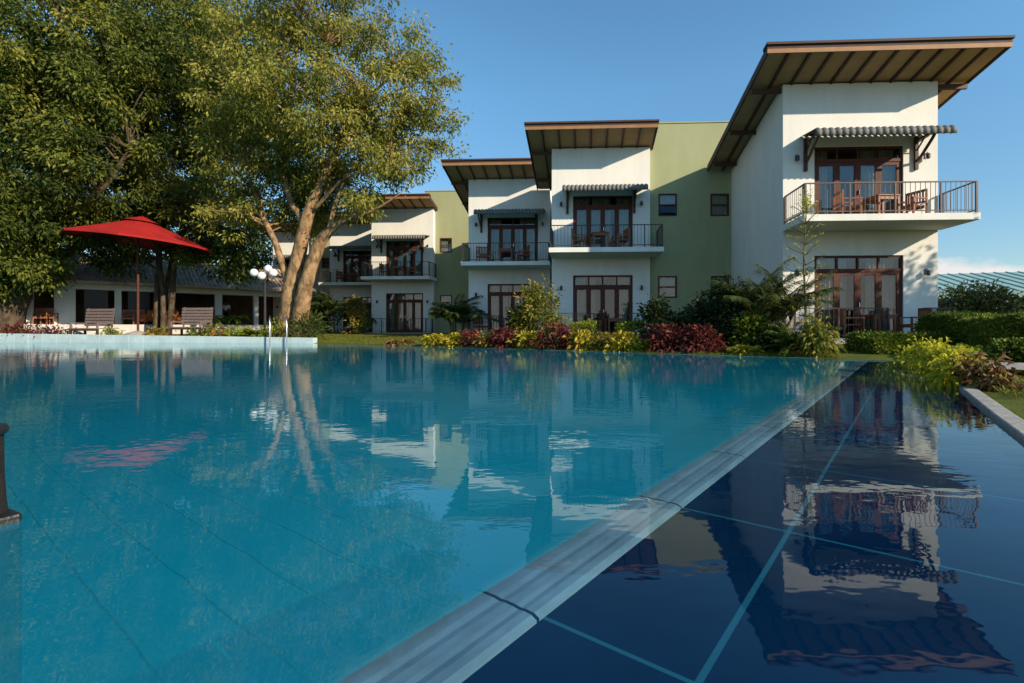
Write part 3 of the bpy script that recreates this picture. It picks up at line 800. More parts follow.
put_table(TA, 2.75, -.41, ZG, 'small wooden table on the nearest ground terrace')
put_chair(TA, 3.55, -.95, ZG, R(-100), 'wooden armchair at the right end of the nearest ground terrace')
put_table(TB, 2.75, -.7, ZG, 'small wooden table on the ground terrace behind the yellow bushes')
put_chair(TB, 1.9, -.7, ZG, R(75), 'wooden armchair on the ground terrace behind the yellow bushes')
put_chair(TC, .85, -.8, ZG, R(40), 'wooden armchair on the shaded ground terrace left of the tall bush')

# ------------------------------------------------------------------ clubhouse at the left
c0 = np.array((-27.9, 28.6)); c1 = np.array((-17.2, 37.6)); cd = c1 - c0; clen = float(np.linalg.norm(cd)); cd = cd / clen
CROT = math.atan2(cd[1], cd[0])
def club_x(px):
    r = (px - 512) / F   # intersection of the view ray with the front line
    return (r * c0[1] - c0[0]) / (cd[0] - r * cd[1])
club = empty('clubhouse', (c0[0], c0[1], 0), 'low white clubhouse with grey tiled roof and open veranda behind the trees', 'building', rz=CROT)
ZFL = .95
b = MB(); b.box(-6, clen + 5, -1.0, 7, 0, ZFL); b.build('veranda_floor', mat('pale_floor_edge', (.55, .53, .49), .8, .2, var=.2, vscale=2), club)
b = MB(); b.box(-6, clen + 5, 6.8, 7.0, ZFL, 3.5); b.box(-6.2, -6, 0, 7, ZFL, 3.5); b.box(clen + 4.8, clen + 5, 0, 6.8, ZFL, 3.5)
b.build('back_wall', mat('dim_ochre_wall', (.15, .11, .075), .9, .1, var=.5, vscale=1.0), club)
b = MB(); b.box(-6, clen + 5, 0, .25, 3.08, 3.5); b.build('beam', M['white'], club)
for px, wd in ((65, .95), (118, .34), (171.5, .34), (218.5, .42), (256, .3), (30, .3)):
    x = club_x(px)
    b = MB(); b.box(x - wd / 2, x + wd / 2, -.08, .30, ZFL, 3.08); b.build('column', M['white'], club)
for px0, px1 in ((84, 108), (128, 150)):
    x0, x1 = club_x(px0), club_x(px1); b = MB(); b.box(x0, x1, .10, .14, ZFL + .1, 3.07)
    b.build('screen', mat('dark_glazed_screen', (.012, .016, .018), .5, .3, var=.2, vscale=1), club)
b = MB(); xa, xb = -7.2, clen + 6.2
b.add([(xa, -1.1, 3.42), (xb, -1.1, 3.42), (xb, 8, 3.42), (xa, 8, 3.42), (xa + 3, 3.4, 5.5), (xb - 3, 3.4, 5.5),
       (xa, -1.1, 3.52), (xb, -1.1, 3.52), (xb, 8, 3.52), (xa, 8, 3.52)],
      [(0, 3, 2, 1), (0, 1, 7, 6), (1, 2, 8, 7), (2, 3, 9, 8), (3, 0, 6, 9), (6, 7, 5, 4), (7, 8, 5), (8, 9, 4, 5), (9, 6, 4)])
rf = b.build('roof', M['rooftile'], club)
b = MB()
for i in range(int((xb - xa) / .25)):
    x = xa + .12 + i * .25; top = 3.3
    u0 = min(1, (x - xa) / 3, (xb - x) / 3)
    b.bar((x, -1.1, 3.545), (x, -1.1 + 4.4 * u0, 3.545 + 1.98 * u0), .05, .05)
b.build('tile_ridge', M['rooftile'], rf)
def club_pt(px, y=0): 
    x = club_x(px); return (c0[0] + cd[0] * x - cd[1] * y, c0[1] + cd[1] * x + cd[0] * y)

def make_lounge(label):
    r = empty('lounge_chair', (0, 0, 0), label, 'armchair', 'orange armchairs on the veranda')
    b = MB(); b.box(-.36, .36, -.36, .30, .28, .46); b.build('seat', M['orange'], r, bevel=.04)
    b = MB(); b.box(-.36, .36, .30, .44, .20, .92); b.build('backrest', M['orange'], r, bevel=.04)
    for sx in (-1, 1):
        b = MB(); b.box(sx * .42 - .06, sx * .42 + .06, -.36, .44, .20, .66); b.build('armrest', M['orange'], r, bevel=.03)
        for y in (-.3, .36):
            b = MB(); b.box(sx * .40 - .025, sx * .40 + .025, y - .025, y + .025, 0, .20); b.build('leg', M['rafter'], r)
    return r
LG = make_lounge('orange armchair just right of the parasol pole on the veranda')
for i, (px, y, rz, lb) in enumerate([(150, -.45, 200, 'orange armchair just right of the parasol pole on the veranda'), (205, -.45, 170, 'orange armchair behind the right garden bench'), (170, -.2, 190, 'orange armchair behind the slim tree stems on the veranda')]):
    o = LG if i == 0 else copy_tree(LG)
    x, y_ = club_pt(px, y); o.location = (x, y_, ZFL + .001); o.rotation_euler.z = R(rz) + CROT; o['label'] = lb
for i, (px, y, rz, lb) in enumerate([(128, -.4, 30, 'wooden dining chair left of the parasol pole on the veranda'), (140, -.3, 200, 'wooden dining chair beside the parasol pole on the veranda'), (42, -.5, 30, 'wooden chair under the left tree on the veranda'), (50, -.2, 200, 'wooden chair beside the white pier on the veranda'), (106, -.5, 60, 'wooden chair behind the left garden bench')]):
    o = copy_tree(CH); o['group'] = 'wooden chairs on the clubhouse veranda'; x, y_ = club_pt(px, y); o.location = (x, y_, ZFL + .001); o.rotation_euler.z = R(rz); o['label'] = lb; o.name = 'dining_chair'; o['category'] = 'chair'

# person in a white shirt in the far doorway
def person():
    x, y = club_pt(228, .6)
    root = empty('person', (x, y, ZFL + .001), 'person in white shirt and dark trousers standing in the veranda opening', 'person')
    J = [((0, 0, .95), .13), ((0, 0, 1.15), .125), ((0, 0, 1.38), .15), ((0, 0, 1.5), .06), ((0, -.01, 1.60), .085), ((0, -.01, 1.70), .08),
         ((.09, 0, .88), .095), ((.10, -.01, .48), .065), ((.11, .01, .08), .042), ((.12, -.13, .035), .035),
         ((-.09, 0, .88), .095), ((-.10, -.01, .48), .065), ((-.11, .01, .08), .042), ((-.12, -.13, .035), .035),
         ((.19, 0, 1.40), .06), ((.24, .02, 1.13), .042), ((.23, -.08, .90), .032), ((.23, -.11, .80), .03),
         ((-.19, 0, 1.40), .06), ((-.24, .02, 1.13), .042), ((-.23, -.08, .90), .032), ((-.23, -.11, .80), .03)]
    E = [(0, 1), (1, 2), (2, 3), (3, 4), (4, 5), (0, 6), (6, 7), (7, 8), (8, 9), (0, 10), (10, 11), (11, 12), (12, 13), (2, 14), (14, 15), (15, 16), (16, 17), (2, 18), (18, 19), (19, 20), (20, 21)]
    def grow(name, idx, m, extra=0.0):
        mp_ = {k: i for i, k in enumerate(idx)}
        me = bpy.data.meshes.new(name); me.from_pydata([J[k][0] for k in idx], [(mp_[a], mp_[c]) for a, c in E if a in mp_ and c in mp_], [])
        o = bpy.data.objects.new(name, me); COL.objects.link(o); o.parent = root; me.materials.append(m)
        md = o.modifiers.new('skin', 'SKIN'); lay = me.skin_vertices[0]
        for i, k in enumerate(idx): lay.data[i].radius = (J[k][1] + extra, J[k][1] * .85 + extra)
        lay.data[0].use_root = True
        o.modifiers.new('sub', 'SUBSURF').levels = 1
    grow('body', list(range(22)), M['skin']); grow('shirt', [0, 1, 2, 14, 15, 18, 19], M['shirt'], .014); grow('trousers', [0, 6, 7, 8, 10, 11, 12], M['black_cloth'], .012)
    b = MB(); b.lathe([(.0, .10), (.05, .09), (.085, .04), (.09, 0), (.085, -.03)], (0, .01, 1.67), 12); b.build('hair', M['black_cloth'], root, smooth=True)
person()

# ------------------------------------------------------------------ parasol, benches, lamp, ladder, post
def parasol():
    Y = 27.0; top = at(138, 217, Y); g = gz(top.x, Y)
    root = empty('parasol', (top.x, Y, g), 'large open red parasol on a brown pole in a concrete base', 'parasol')
    H = top.z - g
    b = MB(); b.tube([(0, 0, 0.1), (0, 0, H - .05)], .06, 10); b.build('pole', M['wood'], root)
    b = MB(); b.lathe([(.0, .46), (.12, .45), (.5, .34), (.8, .16), (.92, 0), (.92, -.1)], n=28); b.build('base', M['stone'], root, smooth=True)
    # eight-rib canopy tilted to the right
    Rr = 3.4; tilt = Matrix.Rotation(R(5.0), 4, 'Y'); n = 8
    apex = Vector((.22, 0, H))
    def P(a, r, sag=0):
        z = -1.34 * (r / Rr) ** .9 + (.0) - sag
        q = tilt @ Vector((math.cos(a) * r, math.sin(a) * r, z)); return q + apex
    b = MB(); vv = []; ff = []; seg = 8 * 6; rr = [.62, 1.2, 2.0, 2.6, 3.1, 3.4]
    for r in rr:
        for k in range(seg):
            a = 2 * math.pi * k / seg + math.pi / 8; ph = (k % 6) / 6
            cut = 1 - .075 * math.sin(math.pi * ph) * (r / Rr); sag = .06 * math.sin(math.pi * ph) * (r / Rr)
            vv.append(P(a, r * cut, sag))
    for i in range(len(rr) - 1):
        for k in range(seg): ff.append((i * seg + k, i * seg + (k + 1) % seg, (i + 1) * seg + (k + 1) % seg, (i + 1) * seg + k))
    b.add(vv, ff)
    # hanging valance
    o = len(b.v); last = [v for v in vv[-seg:]]
    b.add(last + [v + Vector((0, 0, -.10)) for v in last], [(k, (k + 1) % seg, seg + (k + 1) % seg, seg + k) for k in range(seg)])
    c = b.build('canopy', M['red_canvas'], root); md = c.modifiers.new('thickness', 'SOLIDIFY'); md.thickness = .012
    b = MB(); vv = [apex + Vector((0, 0, .06))]; k2 = 16
    for k in range(k2): vv.append(P(2 * math.pi * k / k2 + math.pi / 8, .85) + Vector((0, 0, .10)))
    b.add(vv, [(0, 1 + k, 1 + (k + 1) % k2) for k in range(k2)]); b.build('vent', M['red_canvas'], c)
    for k in range(n):
        a = 2 * math.pi * k / n + math.pi / 8
        b = MB(); b.bar(P(a, .3) - Vector((0, 0, .05)), P(a, 3.3) - Vector((0, 0, .05)), .04); b.bar((0, 0, H - 1.5), P(a, 1.9) - Vector((0, 0, .07)), .03); b.build('rib', M['wood'], c)
parasol()

def make_bench(label):
    r = empty('garden_bench', (0, 0, 0), label, 'bench', 'slatted garden benches behind the pool coping')
    m = M['grey_wood']
    b = MB()
    for i in range(5): b.box(-.95, .95, -.38 + i * .17, -.38 + i * .17 + .14, .56, .61)
    b.build('seat', m, r)
    b = MB()
    for i in range(6): b.box(-.92, .92, .46 + .02 * i, .49 + .02 * i, .72 + .165 * i, .72 + .165 * i + .13)
    for x in (-.8, .8): b.bar((x, .50, .5), (x, .62, 1.70), .06)
    b.build('backrest', m, r)
    for x in (-.85, .85):
        for y in (-.32, .44):
            b = MB(); b.box(x - .045, x + .045, y - .045, y + .045, 0, .558); b.build('leg', M['rafter'], r)
        b = MB(); b.box(x - .05, x + .05, -.40, .52, .85, .90); b.box(x - .04, x + .04, -.36, -.28, .612, .848); b.build('armrest', m, r)
    b = MB(); b.box(-.9, .9, -.36, -.31, .46, .558); b.build('apron', M['rafter'], r)
    return r
be = make_bench('slatted grey wooden bench left of the red parasol pole')
p = at(90, 333, 27.0); be.location = (p.x, 27.0, gz(p.x, 27.0) + .02); be.rotation_euler.z = R(170 + 180)
b2 = copy_tree(be); b2['label'] = 'slatted grey wooden bench right of the red parasol pole'
p = at(190, 333, 27.3); b2.location = (p.x, 27.3, gz(p.x, 27.3) + .02); b2.rotation_euler.z = R(-6)

def globe_lamp():
    Y = 25.9; p = at(265, 335, Y); g = gz(p.x, Y)
    root = empty('globe_lamp', (p.x, Y, g), 'garden lamp post with four white globes left of the big tree trunk', 'lamp post')
    H = at(265, 281, Y).z - g
    b = MB(); b.tube([(0, 0, 0), (0, 0, H + .3)], [.07, .045], 10); b.lathe([(.14, 0), (.14, .12), (.08, .2), (.06, .3)], n=12); b.build('pole', M['iron'], root)
    for dx, dy, dz in ((-.52, -.1, .42), (.50, -.15, .40), (.02, .3, .66), (.06, -.48, .22)):
        b = MB(); b.tube(smooth_path([(0, 0, H - .1), (dx * .5, dy * .5, H - .12), (dx, dy, H + dz - .25)]), .022, 8); br = b.build('arm', M['iron'], root)
        b = MB(); b.lathe([(.205 * math.sin(math.pi * i / 12), -.205 * math.cos(math.pi * i / 12)) for i in range(13)], (dx, dy, H + dz), 20); b.build('globe', M['globe'], root, smooth=True)
globe_lamp()

def ladder():
    Y = 24.55; p = at(279, 338, Y)
    root = empty('pool_ladder', (p.x, Y, .25), 'curved stainless pool ladder rails on the raised coping', 'pool ladder')
    for dx, lean in ((-.52, .0), (.30, .0)):
        b = MB(); b.tube(smooth_path([(dx, .25, .0), (dx, .22, .75), (dx + .05, .05, 1.05), (dx + .16, -.22, .95), (dx + .24, -.36, .3), (dx + .26, -.40, -.7)], 5), .032, 8)
        b.build('handrail', M['steel'], root, smooth=True)
    for z in (-.35, -.62):
        b = MB(); b.box(-.28, .56, -.44, -.34, z, z + .04); b.build('rung', M['steel'], root)
ladder()

def water_post():
    root = empty('stone_post', (-2.055, 1.86, 0), 'dark weathered post on a square plinth standing in the pool at the left edge', 'post', rz=R(-28))
    b = MB(); b.prism_z([(-.135, -.135), (.135, -.135), (.135, .135), (-.135, .135)], -.84, .03); b.build('plinth', M['post_dark'], root, bevel=.012)
    b = MB(); b.lathe([(.128, .031), (.124, .07), (.119, .16), (.117, .25), (.117, .33)], n=20); b.build('shaft', M['post_stone'], root, smooth=True)
    b = MB(); b.lathe([(.0, .331), (.126, .331), (.132, .345), (.126, .36), (.05, .372), (0, .372)], n=20); b.build('cap', M['post_dark'], root, smooth=True)
water_post()

# ------------------------------------------------------------------ far pavilion at the right
def pavilion():
    x0, y0 = 24.0, 28.5
    root = empty('open_pavilion', (x0, y0, 0), 'open pavilion with pale green ribbed metal roof right of the nearest tower', 'building', rz=R(-20))
    b = MB(); vv = []; ff = []
    W = 14; D = 6; z0 = 2.6; z1 = 4.0
    k = 70
    for i in range(k + 1):
        x = W * i / k; up = .0
        vv += [(x, -.6, z0), (x, D, z1 + .2), (x, -.6, z0 + .10), (x, D, z1 + .32)]
    for i in range(k):
        a = 4 * i; ff += [(a, a + 4, a + 5, a + 1), (a + 2, a + 3, a + 7, a + 6), (a, a + 2, a + 6, a + 4), (a + 1, a + 5, a + 7, a + 3)]
    b.add(vv, ff)
    for i in range(0, k + 1, 3):
        x = W * i / k; b.bar((x, -.62, z0 + .12), (x, D, z1 + .34), .05, .06)
    b.build('roof', M['metal_green'], root)
    b = MB(); b.box(-.1, W, -.75, -.66, z0 - .25, z0 + .12); b.build('gutter', mat('pale_green_fascia', (.34, .46, .42), .5, .4, var=.1, vscale=2), root)
    for i in range(6):
        b = MB(); b.box(.3 + i * 2.6, .45 + i * 2.6, -.2, -.05, 0, z0 + .05); b.build('post', M['rafter'], root)
    b = MB(); b.box(0, W, D - .4, D - .2, 0, z1 + .05); b.build('back_wall', mat('dim_brown_wall', (.09, .065, .045), .9, .1, var=.4, vscale=2), root)
    for i in range(14):
        b = MB(); b.bar((.3 + i, -.5, z0 - .06), (.3 + i, D - .5, z1 + .02), .08, .12); b.build('rafter', M['wood_light'], root)
pavilion()

# ------------------------------------------------------------------ trees
def crown_points(ells, ncl, seed, inner=.45):
    r = np.random.default_rng(seed); vol = np.array([e[1][0] * e[1][1] * e[1][2] for e in ells]); pr = vol ** .62; pr /= pr.sum()
    out = []
    for _ in range(ncl):
        c, rad = ells[r.choice(len(ells), p=pr)]
        d = r.normal(size=3); d /= np.linalg.norm(d)
        rr = (inner ** 3 + (1 - inner ** 3) * r.random()) ** (1 / 3)
        out.append(np.array(c) + d * np.array(rad) * rr * (1 + .08 * r.normal()))
    return np.array(out)
def tree(name, label, cat, base, limbs, ells, ncl, per, Lf, Wf, lm, bark, seed, group=None, clr=.75, inner=.45, twigs=.6, droop=.5, flat=.25, cut=None):
    """limbs: list of [(x,y,z,r),...] in world coordinates; base is the foot of the trunk"""
    global rng
    rng = np.random.default_rng(seed); random.seed(seed)
    base = Vector(base); root = empty(name, base, label, cat, group)
    B = np.array(base)
    b = MB(); lp = []
    for k, lb in enumerate(limbs):
        sp = smooth_path(lb, 5); pts = [tuple(q[:3] - B) for q in sp]; rad = [max(.012, q[3]) for q in sp]
        b.tube(pts, rad, 16 if rad[0] > .2 else 8, rnd=.20)
        lp += [(np.array(p), rr) for p, rr in zip(pts[len(pts) // 3:], rad[len(pts) // 3:])]
    C = crown_points(ells, ncl, seed, inner) - B
    if cut is not None: C = np.array([c for c in C if cut(c + B)])
    P = np.array([p for p, _ in lp]); r_ = np.random.default_rng(seed + 1)
    for c in C:
        if r_.random() > twigs: continue
        dd = np.linalg.norm(P - c, axis=1) + 2.0 * np.maximum(0, P[:, 2] - c[2]); i = int(dd.argmin()); a = P[i]; dist = np.linalg.norm(c - a)
        if dist > 5.0 or c[2] < a[2] - 1.0: continue
        m1 = a + (c - a) * .35 + np.array((0, 0, .12 * dist)) + r_.normal(size=3) * .06 * dist
        m2 = a + (c - a) * .7 + np.array((0, 0, .08 * dist)) + r_.normal(size=3) * .06 * dist
        r0 = min(lp[i][1] * .55, .022 + .014 * dist)
        b.tube([tuple(q) for q in smooth_path([a, m1, m2, c], 3)], list(np.linspace(r0, .01, 10)), 5)
    b.build('trunk', bark, root, smooth=True)
    # foliage: leaves gathered in sprays round the branch tips
    n = len(C) * per
    ci = np.repeat(np.arange(len(C)), per)
    sc = r_.uniform(.6, 1.25, len(C))
    off = rng.normal(size=(n, 3)) * np.array((1, 1, .62)) * (clr * .55) * sc[ci][:, None]
    pos = C[ci] + off
    d = off / (np.linalg.norm(off, axis=1, keepdims=True) + 1e-6) + rng.normal(size=(n, 3)) * .55; d[:, 2] -= droop
    base_t = np.clip(r_.normal(.45, .25, len(C)), .02, .98)
    t = base_t[ci] + rng.normal(size=n) * .17
    leaf_mesh('crown', pos, d, Lf, Wf, lm, root, t, droop=.15, flat=flat)
    return root

def limb(*pts): return [(*at(px, py, Y), r) for px, py, Y, r in pts]
# --- the big tan tree by the lamp
YT = 26.2
mb_ = at(288, 333, YT)
main_limbs = [
    limb((283, 338, YT, .60), (287, 323, YT, .48), (291, 290, YT, .41), (298, 258, YT, .37), (309, 212, YT, .29), (324, 177, YT, .24), (336, 152, YT, .21), (351, 124, YT, .17), (358, 104, YT, .13), (374, 92, YT - .5, .08), (395, 72, YT - .8, .04)),
    limb((300, 338, YT - .3, .52), (300, 322, YT - .3, .42), (304, 295, YT - .4, .37), (309, 273, YT - .45, .34), (320, 243, YT - .5, .29), (333, 228, YT - .7, .20), (348, 219, YT - .8, .12), (364, 214, YT - 1, .09), (383, 205, YT - 1.2, .06), (402, 192, YT - 1.3, .03)),
    limb((289, 285, YT, .24), (283, 266, YT + .2, .18), (275, 242, YT + .4, .155), (263, 217, YT + .6, .14), (257, 193, YT + .8, .12), (240, 177, YT + 1, .08), (222, 172, YT + 1, .05)),
    limb((306, 230, YT, .22), (299, 214, YT + .3, .18), (290, 200, YT + .5, .165), (284, 160, YT + .7, .14), (288, 117, YT + .8, .11), (295, 70, YT + .8, .08), (300, 30, YT + .8, .05)),
    limb((285, 178, YT + .5, .11), (270, 170, YT + .2, .09), (247, 164, YT - .3, .07), (223, 155, YT - .8, .05)),
    limb((317, 195, YT, .15), (330, 180, YT + .6, .12), (352, 170, YT + 1, .08), (380, 165, YT + 1.3, .06), (410, 150, YT + 1.3, .04)),
    limb((333, 155, YT, .14), (322, 125, YT + .6, .11), (318, 85, YT + 1, .08), (325, 45, YT + 1, .05)),
    limb((347, 128, YT, .12), (372, 118, YT - .5, .08), (400, 110, YT - .8, .06), (430, 105, YT - .8, .04)),
    limb((328, 235, YT - .6, .15), (335, 205, YT - .2, .11), (345, 180, YT - .6, .08), (362, 160, YT - 1, .05)),
    limb((260, 205, YT + .6, .10), (247, 170, YT + .3, .08), (240, 130, YT, .06), (235, 90, YT, .04)),
    limb((312, 212, YT - .1, .10), (345, 178, YT - .8, .07), (372, 172, YT - 1, .05), (392, 160, YT - 1, .03)),
]
def E(px, py, Y, rx, rz, ry=None):
    c = at(px, py, Y); return (tuple(c), (rx * Y / F, (ry or rx) * Y / F, rz * Y / F))
main_ells = [E(330, 55, YT + .5, 78, 75), E(392, 92, YT, 62, 58), E(262, 70, YT + .5, 62, 75), E(300, 8, YT + 1, 80, 45), E(425, 130, YT, 34, 36),
             E(240, 150, YT, 42, 36), E(345, 140, YT - 1, 42, 26), E(300, 105, YT - 1.5, 70, 40), E(400, 160, YT - .6, 40, 20), E(372, 206, YT - 1, 22, 16), E(225, 205, YT + .6, 34, 34),
             E(310, 150, YT + 1, 44, 30), E(262, 150, YT + 1, 40, 40), E(345, 190, YT + 1.3, 40, 26), E(365, 150, YT + 1, 40, 26), E(250, 110, YT - 1.2, 50, 40), E(420, 95, YT - .6, 34, 40), E(300, 170, YT + 2, 46, 24), E(330, 195, YT + 2, 34, 24), E(276, 196, YT + 1.6, 30, 26), E(312, 188, YT + 1.8, 30, 26), E(300, 215, YT + 2, 26, 18), E(395, 172, YT - 1, 26, 14)]
def main_cut(w):
    px = 512 + F * w[0] / w[1]; py = HZ - F * (w[2] - CAMH) / w[1]
    return py < 292 and not (py > 200 and px > 345 and px > 395 - (py - 200))
tree('shade_tree', 'tall tan-barked tree with twin trunks and airy olive crown beside the globe lamp', 'tree', (mb_.x, YT, gz(mb_.x, YT) - .05), main_limbs, main_ells, 800, 112, .21, .086, L['tree_main'], M['bark'], 101, clr=.60, inner=.42, twigs=.75, droop=.6)

# --- left dark trees
def simple_tree(name, label, px, Y, trunk, ells, ncl, per, Lf, Wf, lm, seed, group='dark trees behind the parasol', clr=.68, inner=.42, bark='bark_dark', twigs=.3):
    p = at(px, 333, Y)
    tree(name, label, 'tree', (p.x, Y, gz(p.x, Y) - .05), trunk, ells, ncl, per, Lf, Wf, lm, M[bark], seed, group, clr=clr, inner=inner, twigs=twigs)
Y2 = 27.6
simple_tree('broad_tree', 'massive dark spreading tree with a thick leaning trunk at the left edge', 8, Y2,
            [limb((4, 338, Y2, 1.0), (6, 318, Y2, .80), (18, 285, Y2, .70), (35, 255, Y2, .60), (48, 215, Y2, .46), (50, 160, Y2, .36), (52, 105, Y2, .26), (58, 40, Y2, .14)),
             limb((40, 245, Y2, .34), (75, 215, Y2 - .5, .24), (105, 185, Y2 - .8, .16), (130, 150, Y2 - 1, .10)),
             limb((30, 262, Y2, .36), (5, 225, Y2 + .5, .28), (-25, 190, Y2 + .6, .20), (-60, 150, Y2 + .6, .12)),
             limb((50, 170, Y2, .26), (85, 120, Y2 + .4, .18), (110, 70, Y2 + .6, .10)),
             limb((50, 180, Y2, .24), (15, 130, Y2 - .6, .18), (-15, 80, Y2 - 1, .10))],
            [E(30, 30, Y2, 95, 70), E(110, 70, Y2 - .6, 70, 66), E(-20, 130, Y2, 80, 75), E(20, 205, Y2 - 1, 62, 34), E(95, 165, Y2 - 1, 62, 50), E(-10, 240, Y2 - .6, 40, 40), E(70, 225, Y2 - .3, 42, 28), E(60, 100, Y2 - 1.8, 70, 48), E(12, 262, Y2 - 1, 32, 26), E(50, 262, Y2 - .8, 26, 22), E(25, 225, Y2 - 1.4, 44, 30), E(-10, 285, Y2 - .8, 20, 18), E(8, 275, Y2 - 1.2, 26, 14), E(48, 275, Y2 - .8, 20, 12)],
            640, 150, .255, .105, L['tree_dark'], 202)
Y3 = 30.5
simple_tree('slim_tree', 'dark tree with several slim stems behind the red parasol', 163, Y3,
            [limb((156, 338, Y3, .19), (157, 300, Y3, .16), (158, 250, Y3, .14), (150, 190, Y3, .14), (140, 120, Y3, .09), (130, 60, Y3, .05)),
             limb((163, 338, Y3 - .3, .17), (163, 300, Y3 - .3, .14), (160, 250, Y3 - .3, .12), (170, 190, Y3, .12), (178, 120, Y3, .08)),
             limb((168, 338, Y3 + .2, .19), (172, 300, Y3, .16), (176, 255, Y3, .14), (190, 200, Y3, .13), (205, 140, Y3, .08)),
             limb((160, 338, Y3 + .4, .18), (166, 290, Y3 + .4, .14), (178, 240, Y3 + .4, .1), (200, 215, Y3 + .3, .06))],
            [E(150, 150, Y3, 72, 70), E(185, 90, Y3 + 1, 70, 80), E(200, 215, Y3, 52, 42), E(120, 225, Y3 - .5, 44, 30), E(225, 250, Y3, 30, 30), E(150, 30, Y3 + 1, 75, 60), E(118, 255, Y3 - .6, 22, 18), E(208, 258, Y3 - .5, 24, 20), E(238, 252, Y3 - .5, 18, 30)],
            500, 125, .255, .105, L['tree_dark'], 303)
Y4 = 41.0
simple_tree('backdrop_tree', 'dim green tree rising behind the clubhouse roof at the left', 70, Y4,
            [limb((70, 338, Y4, .6), (72, 270, Y4, .5), (75, 200, Y4, .35), (80, 100, Y4, .2), (85, 20, Y4, .1))],
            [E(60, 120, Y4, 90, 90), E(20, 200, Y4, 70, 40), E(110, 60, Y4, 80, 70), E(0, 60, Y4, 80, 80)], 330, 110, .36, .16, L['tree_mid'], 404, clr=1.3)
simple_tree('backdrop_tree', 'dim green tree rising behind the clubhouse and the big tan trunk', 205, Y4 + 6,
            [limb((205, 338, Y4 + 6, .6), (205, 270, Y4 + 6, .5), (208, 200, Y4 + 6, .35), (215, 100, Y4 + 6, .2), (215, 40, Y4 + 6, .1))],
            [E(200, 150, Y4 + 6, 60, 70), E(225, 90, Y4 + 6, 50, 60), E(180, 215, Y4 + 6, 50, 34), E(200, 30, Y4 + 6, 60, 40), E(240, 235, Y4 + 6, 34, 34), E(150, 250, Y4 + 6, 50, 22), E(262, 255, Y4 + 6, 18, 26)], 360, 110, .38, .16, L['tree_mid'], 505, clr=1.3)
# tree out of frame on the right: its shade dapples the nearest tower and hedge, as in the photograph
pt = np.array((21.0, 9.6))
g_ = gz(*pt)
tree('garden_tree', 'open crowned garden tree right of the nearest tower', 'tree', (pt[0], pt[1], g_ - .05),
     [[(pt[0], pt[1], g_ - .05, .3), (pt[0] + .1, pt[1], 2.5, .22), (pt[0] - .2, pt[1] + .2, 5, .15), (pt[0], pt[1], 7.5, .08)],
      [(pt[0], pt[1], 3.0, .14), (pt[0] - 1.2, pt[1] + .6, 4.6, .1), (pt[0] - 2.2, pt[1] + 1.2, 5.8, .05)]],
     [((pt[0], pt[1], 5.6), (2.3, 2.3, 1.6)), ((pt[0] - 1.3, pt[1] + .8, 4.6), (1.8, 1.6, 1.1))], 85, 100, .22, .10, L['tree_mid'], M['bark_dark'], 606, clr=.7)

# ------------------------------------------------------------------ shrubs and bedding plants
def shrub(name, label, cat, px, Y, wpx, toppy, lm, n, Lf, Wf, seed, group=None, shape='dome', droop=.3, base=None, depth=None, up=.6, stems=7, ragged=.0):
    """px: centre column in metres from the camera ray at distance Y; width and top chosen to the photo's size"""
    global rng
    rng = np.random.default_rng(seed); random.seed(seed)
    X = (px - 512) * Y / F; g = base if base is not None else gz(X, Y); top = CAMH - (toppy - HZ) * Y / F; h = max(.12, top - g)
    rx = wpx * Y / F / 2; ry = depth or rx * .85
    root = empty(name, (X, Y, g - .01), label, cat, group)
    if shape == 'dome':
        nc = max(6, n // 16); a = rng.uniform(0, 2 * np.pi, nc); r = np.sqrt(rng.random(nc)); z = rng.random(nc) ** .7
        env = np.sqrt(np.clip(1 - (z * .93) ** 2.2, .05, 1))
        c = np.stack([np.cos(a) * r * rx * env, np.sin(a) * r * ry * env, z * h * .92 * (1 + ragged * rng.normal(size=nc))], 1)
        ci = rng.integers(0, nc, n); off = rng.normal(size=(n, 3)) * Lf * .55
        pos = c[ci] + off; pos[:, 2] = np.clip(pos[:, 2], .02, h * 1.15)
        d = off / (np.linalg.norm(off, axis=1, keepdims=True) + 1e-6) + np.stack([c[ci][:, 0] / rx, c[ci][:, 1] / ry, np.zeros(n)], 1) * .6 + rng.normal(size=(n, 3)) * .4
        d[:, 2] += up
        bt = np.clip(rng.normal(.5, .22, nc), 0, 1); t = bt[ci] + rng.normal(size=n) * .14
    else:   # clipped hedge block
        pos = rng.uniform(-1, 1, (n, 3)); k = rng.integers(0, 5, n)
        face = rng.random(n) < .8
        pos[face & (k == 0), 2] = 1; pos[face & (k == 1), 1] = -1; pos[face & (k == 2), 0] = -1; pos[face & (k == 3), 0] = 1; pos[face & (k == 4), 2] = 1
        d = pos * .5 + rng.normal(size=(n, 3)) * .7; d[:, 2] += .4
        q = pos.copy(); pos = np.stack([q[:, 0] * rx, q[:, 1] * ry, (q[:, 2] + 1) * .5 * h], 1) + rng.normal(size=(n, 3)) * Lf * .5
        pos[:, 2] = np.clip(pos[:, 2] + .04 * np.sin(pos[:, 0] * 4) , .01, None)
        t = rng.beta(2, 2, n)
    leaf_mesh('foliage', pos, d, Lf, Wf, lm, root, t, droop=droop, flat=.35)
    b = MB()
    for k in range(stems):
        a = random.uniform(0, 6.28); r = random.uniform(.2, .75)
        b.tube(smooth_path([(math.cos(a) * rx * r * .2, math.sin(a) * ry * r * .2, 0), (math.cos(a) * rx * r * .6, math.sin(a) * ry * r * .6, h * .45), (math.cos(a) * rx * r, math.sin(a) * ry * r, h * .85)], 3), [.02, .018, .016, .014, .012, .01, .008], 6)
    b.build('stem', M['stem'], root)
    return root

